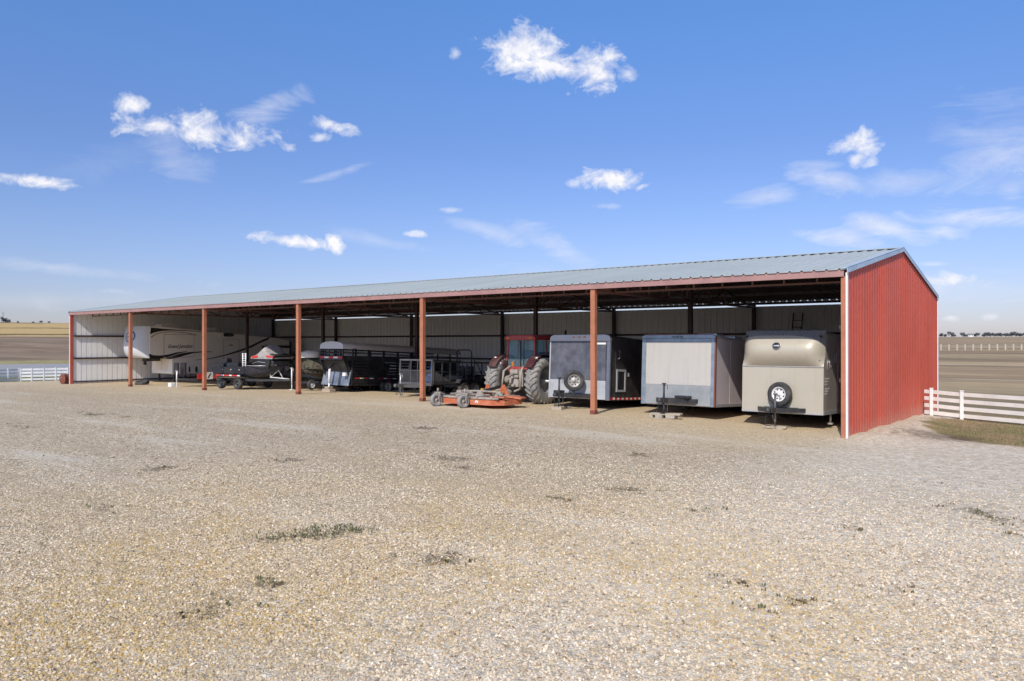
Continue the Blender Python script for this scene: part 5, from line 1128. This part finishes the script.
# ------------------------------------------------------------------ fences
def fence(name, label, pts, h, rails, mat, group=None, pw=.11, rw=.14, over=None):
    f = thing(name, label, 'fence', (pts[0][0], pts[0][1], gz(*pts[0])[0]), (0, 0, 0), group); o0 = f.location
    P3 = [Vector((x, y, gz(x, y)[0]))-o0 for x, y in pts]
    for p in P3:
        m = MB(); m.cbox((p.x, p.y, p.z+h/2-.1), (pw, pw, h+.2)); m.cbox((p.x, p.y, p.z+h+.012), (pw+.02, pw+.02, .024)); m.build('post', mat, f, .008)
    ext = [P3[0]+(P3[0]-P3[1]).normalized()*(over or 0)]+P3[1:] if over else P3
    for a, b in zip(ext[:-1], ext[1:]):
        for z in rails:
            m = MB(); m.bar(a+Vector((0, 0, z)), b+Vector((0, 0, z)), .04, rw); m.build('rail', mat, f, .004)
    return f
def cw_(x, z): u = x-CX0; v = z-CZ0; return (cY*u-sY*v, sY*u+cY*v)
def at_d(px, d): return cw_((px-512)/FPX*d, d)
p1 = at_d(931.5, 27.1); p2 = at_d(961.8, 26.1); dirv = Vector((p2[0]-at_d(1032, 23.96)[0], p2[1]-at_d(1032, 23.96)[1]))
nxt = [p1, p2]+[(p2[0]-dirv.x*k, p2[1]-dirv.y*k) for k in range(1, 6)]
fence('rail_fence', 'white four rail vinyl fence running right from the red end wall', nxt, .98, (.12, .37, .62, .86), M['white_fence'], over=.27, rw=.13)
# a capped top rail on the nearest fence
L1 = [at_d(px, d) for px, d in ((21, 69), (32, 69.2), (44, 69.6), (56, 70), (68, 70.4), (80, 71), (93, 71.5), (106, 72), (118, 72.5))]
fence('rail_fence', 'white rail fence standing beyond the far left corner of the shed', L1, 1.15, (.12, .42, .72, 1.02), M['white_fence'], group='white fences left of the shed', rw=.17)
L2 = [at_d(px, d) for px, d in ((19, 69), (8, 68), (-4, 67), (-17, 66), (-31, 65))]
fence('rail_fence', 'white rail fence angling toward the viewer at the left edge of the yard', L2, 1.15, (.12, .42, .72, 1.02), M['white_fence'], group='white fences left of the shed', rw=.17)
# distant pasture fence at the right
ff = [at_d(px, 140-.0*k) for k, px in enumerate([925+8.05*i for i in range(22)])]
fence('pasture_fence', 'far fence of pale posts and thin rails crossing the brown pasture', ff, 1.05, (.45, .85), paint('pale_post', (.46, .41, .34), .7), pw=.24, rw=.035)

# ------------------------------------------------------------------ distant trees, farmhouse, pole
def make_tree(seed, h, wd):
    random.seed(seed); tr_ = thing('distant_tree', 'x', 'tree')
    m = MB(); m.tube([(0, 0, -.6), (.05*h*.3, 0, h*.25), (0, .03*h, h*.6)], [.05*h, .035*h, .015*h], 6)
    for k in range(6):
        a = random.uniform(0, 6.28); z0 = h*random.uniform(.2, .5); m.tube([(0, 0, z0), (math.cos(a)*wd*.35, math.sin(a)*wd*.35, z0+h*.25)], [.02*h, .008*h], 5)
    m.build('trunk', M['bark'], tr_)
    m = MB(); cl = [(random.uniform(-.34, .34)*wd, random.uniform(-.34, .34)*wd, h*random.uniform(.38, .82), random.uniform(.16, .26)*wd) for _ in range(11)]
    for cx_, cy_, cz_, cr in cl:
        for _ in range(70):
            v = Vector((random.gauss(0, 1), random.gauss(0, 1), random.gauss(0, .8))).normalized()*cr*random.uniform(.4, 1.08); p = Vector((cx_, cy_, cz_))+v
            q1 = Vector((random.gauss(0, 1), random.gauss(0, 1), random.gauss(0, 1))).normalized()*cr*.19; q2 = v.cross(q1).normalized()*cr*.16
            m.add([p-q1, p+q2, p+q1, p-q2], [(0, 1, 2, 3)])
    m.build('crown', M['foliage_hazed'], tr_, recalc=False); return tr_
protos = [make_tree(11, 8, 9), make_tree(12, 9.5, 11), make_tree(13, 6, 9)]
random.seed(5)
used = set()
ORD = ['first', 'second', 'third', 'fourth', 'fifth', 'sixth', 'seventh', 'eighth', 'ninth', 'tenth', 'eleventh', 'twelfth', 'thirteenth', 'fourteenth', 'fifteenth', 'sixteenth', 'seventeenth', 'eighteenth', 'nineteenth', 'twentieth', 'twenty-first', 'twenty-second']
RT = [(941, .75, 2), (945, .6, 2), (951.5, .8, 0), (953.5, .6, 2), (963, .75, 0), (965.5, .6, 2), (974, .6, 2), (976.5, .75, 0), (984, .8, 2), (987, .9, 0), (990.5, .75, 1), (994.5, .7, 0), (998, .8, 2), (1001.5, .7, 1), (1005.5, .7, 0), (1009, .75, 2), (1012, .75, 0), (1016, .8, 1), (1019.5, .7, 2), (1023, .8, 0)]
LT_ = [(4, .75, 0), (7.5, .6, 2), (18, .35, 2), (33, .3, 2), (41, .35, 2), (49, .3, 2)]
for left, TP in ((False, RT), (True, LT_)):
    for i, (px, s_, k) in enumerate(TP):
        D_ = 600 if left else 1020+random.uniform(-25, 25)
        x, y = at_d(px, D_)
        if k in used: o = copy_tree(protos[k])
        else: o = protos[k]; used.add(k)
        s_ *= .8 if left else 1.12
        o.location = (x, y, gz(x, y)[0]-.3); o.rotation_euler = (0, 0, random.uniform(0, 6.28)); o.scale = (s_, s_, s_*random.uniform(.85, 1.1))
        kind = ('rounded', 'broad', 'low bushy')[k]
        o['label'] = (kind+' dark tree on the left hill crest, '+ORD[i]+' from the photo edge') if left else (kind+' dark tree on the far skyline, '+ORD[i]+' from the red wall')
        o['group'] = 'trees on the left hill crest' if left else 'trees on the right skyline'
x, y = at_d(970.5, 1000); fh = thing('farmhouse', 'tiny white farmhouse between trees on the right skyline', 'house', (x, y, gz(x, y)[0]), (0, 0, R(20)))
m = MB(); m.box(-3, 3, -2.5, 2.5, -.5, 2.6); m.build('wall', M['farm_white'], fh)
m = MB(); m.prism([(-2.8, 2.6), (2.8, 2.6), (0, 4.3)], -3.2, 3.2, 'yz'); m.build('roof', M['cap_grey'], fh)
m = MB()
for k in (-1.5, 1.5): m.box(k-.5, k+.5, -2.53, -2.5, 1, 2.0)
m.build('window', M['glass'], fh)
x, y = at_d(3, 600); up = thing('utility_pole', 'thin utility pole on the hill crest at the far left', 'pole', (x, y, gz(x, y)[0]-.5))
m = MB(); m.tube([(0, 0, 0), (0, 0, 9)], [.22, .16], 8); m.build('shaft', M['bark'], up)
m = MB(); m.cbox((0, 0, 8.3), (2.4, .15, .18), (0, 0, R(30))); m.build('crossarm', M['bark'], up)

# grass blades on the verge by the fence
random.seed(3); g_ = MB()
n_ = 0
while n_ < 9000:
    px = random.uniform(915, 1075); py = random.uniform(416, 458); x, y = gnd(px, py, -.26)
    if dist_edge(x, y) < .12+random.uniform(-.1, .3): 
        n_ += .2; continue
    z = gz(x, y)[0]; a = random.uniform(0, 6.28); h_ = random.uniform(.02, .07); w_ = .006
    g_.add([(x-w_*math.cos(a), y-w_*math.sin(a), z), (x+w_*math.cos(a), y+w_*math.sin(a), z), (x+random.uniform(-.03, .03), y+random.uniform(-.03, .03), z+h_)], [(0, 1, 2)]); n_ += 1
tag(g_.build('verge_grass', M['grass'], recalc=False), 'thin patchy grass on the bare verge in front of the white fence', 'grass', kind='stuff')
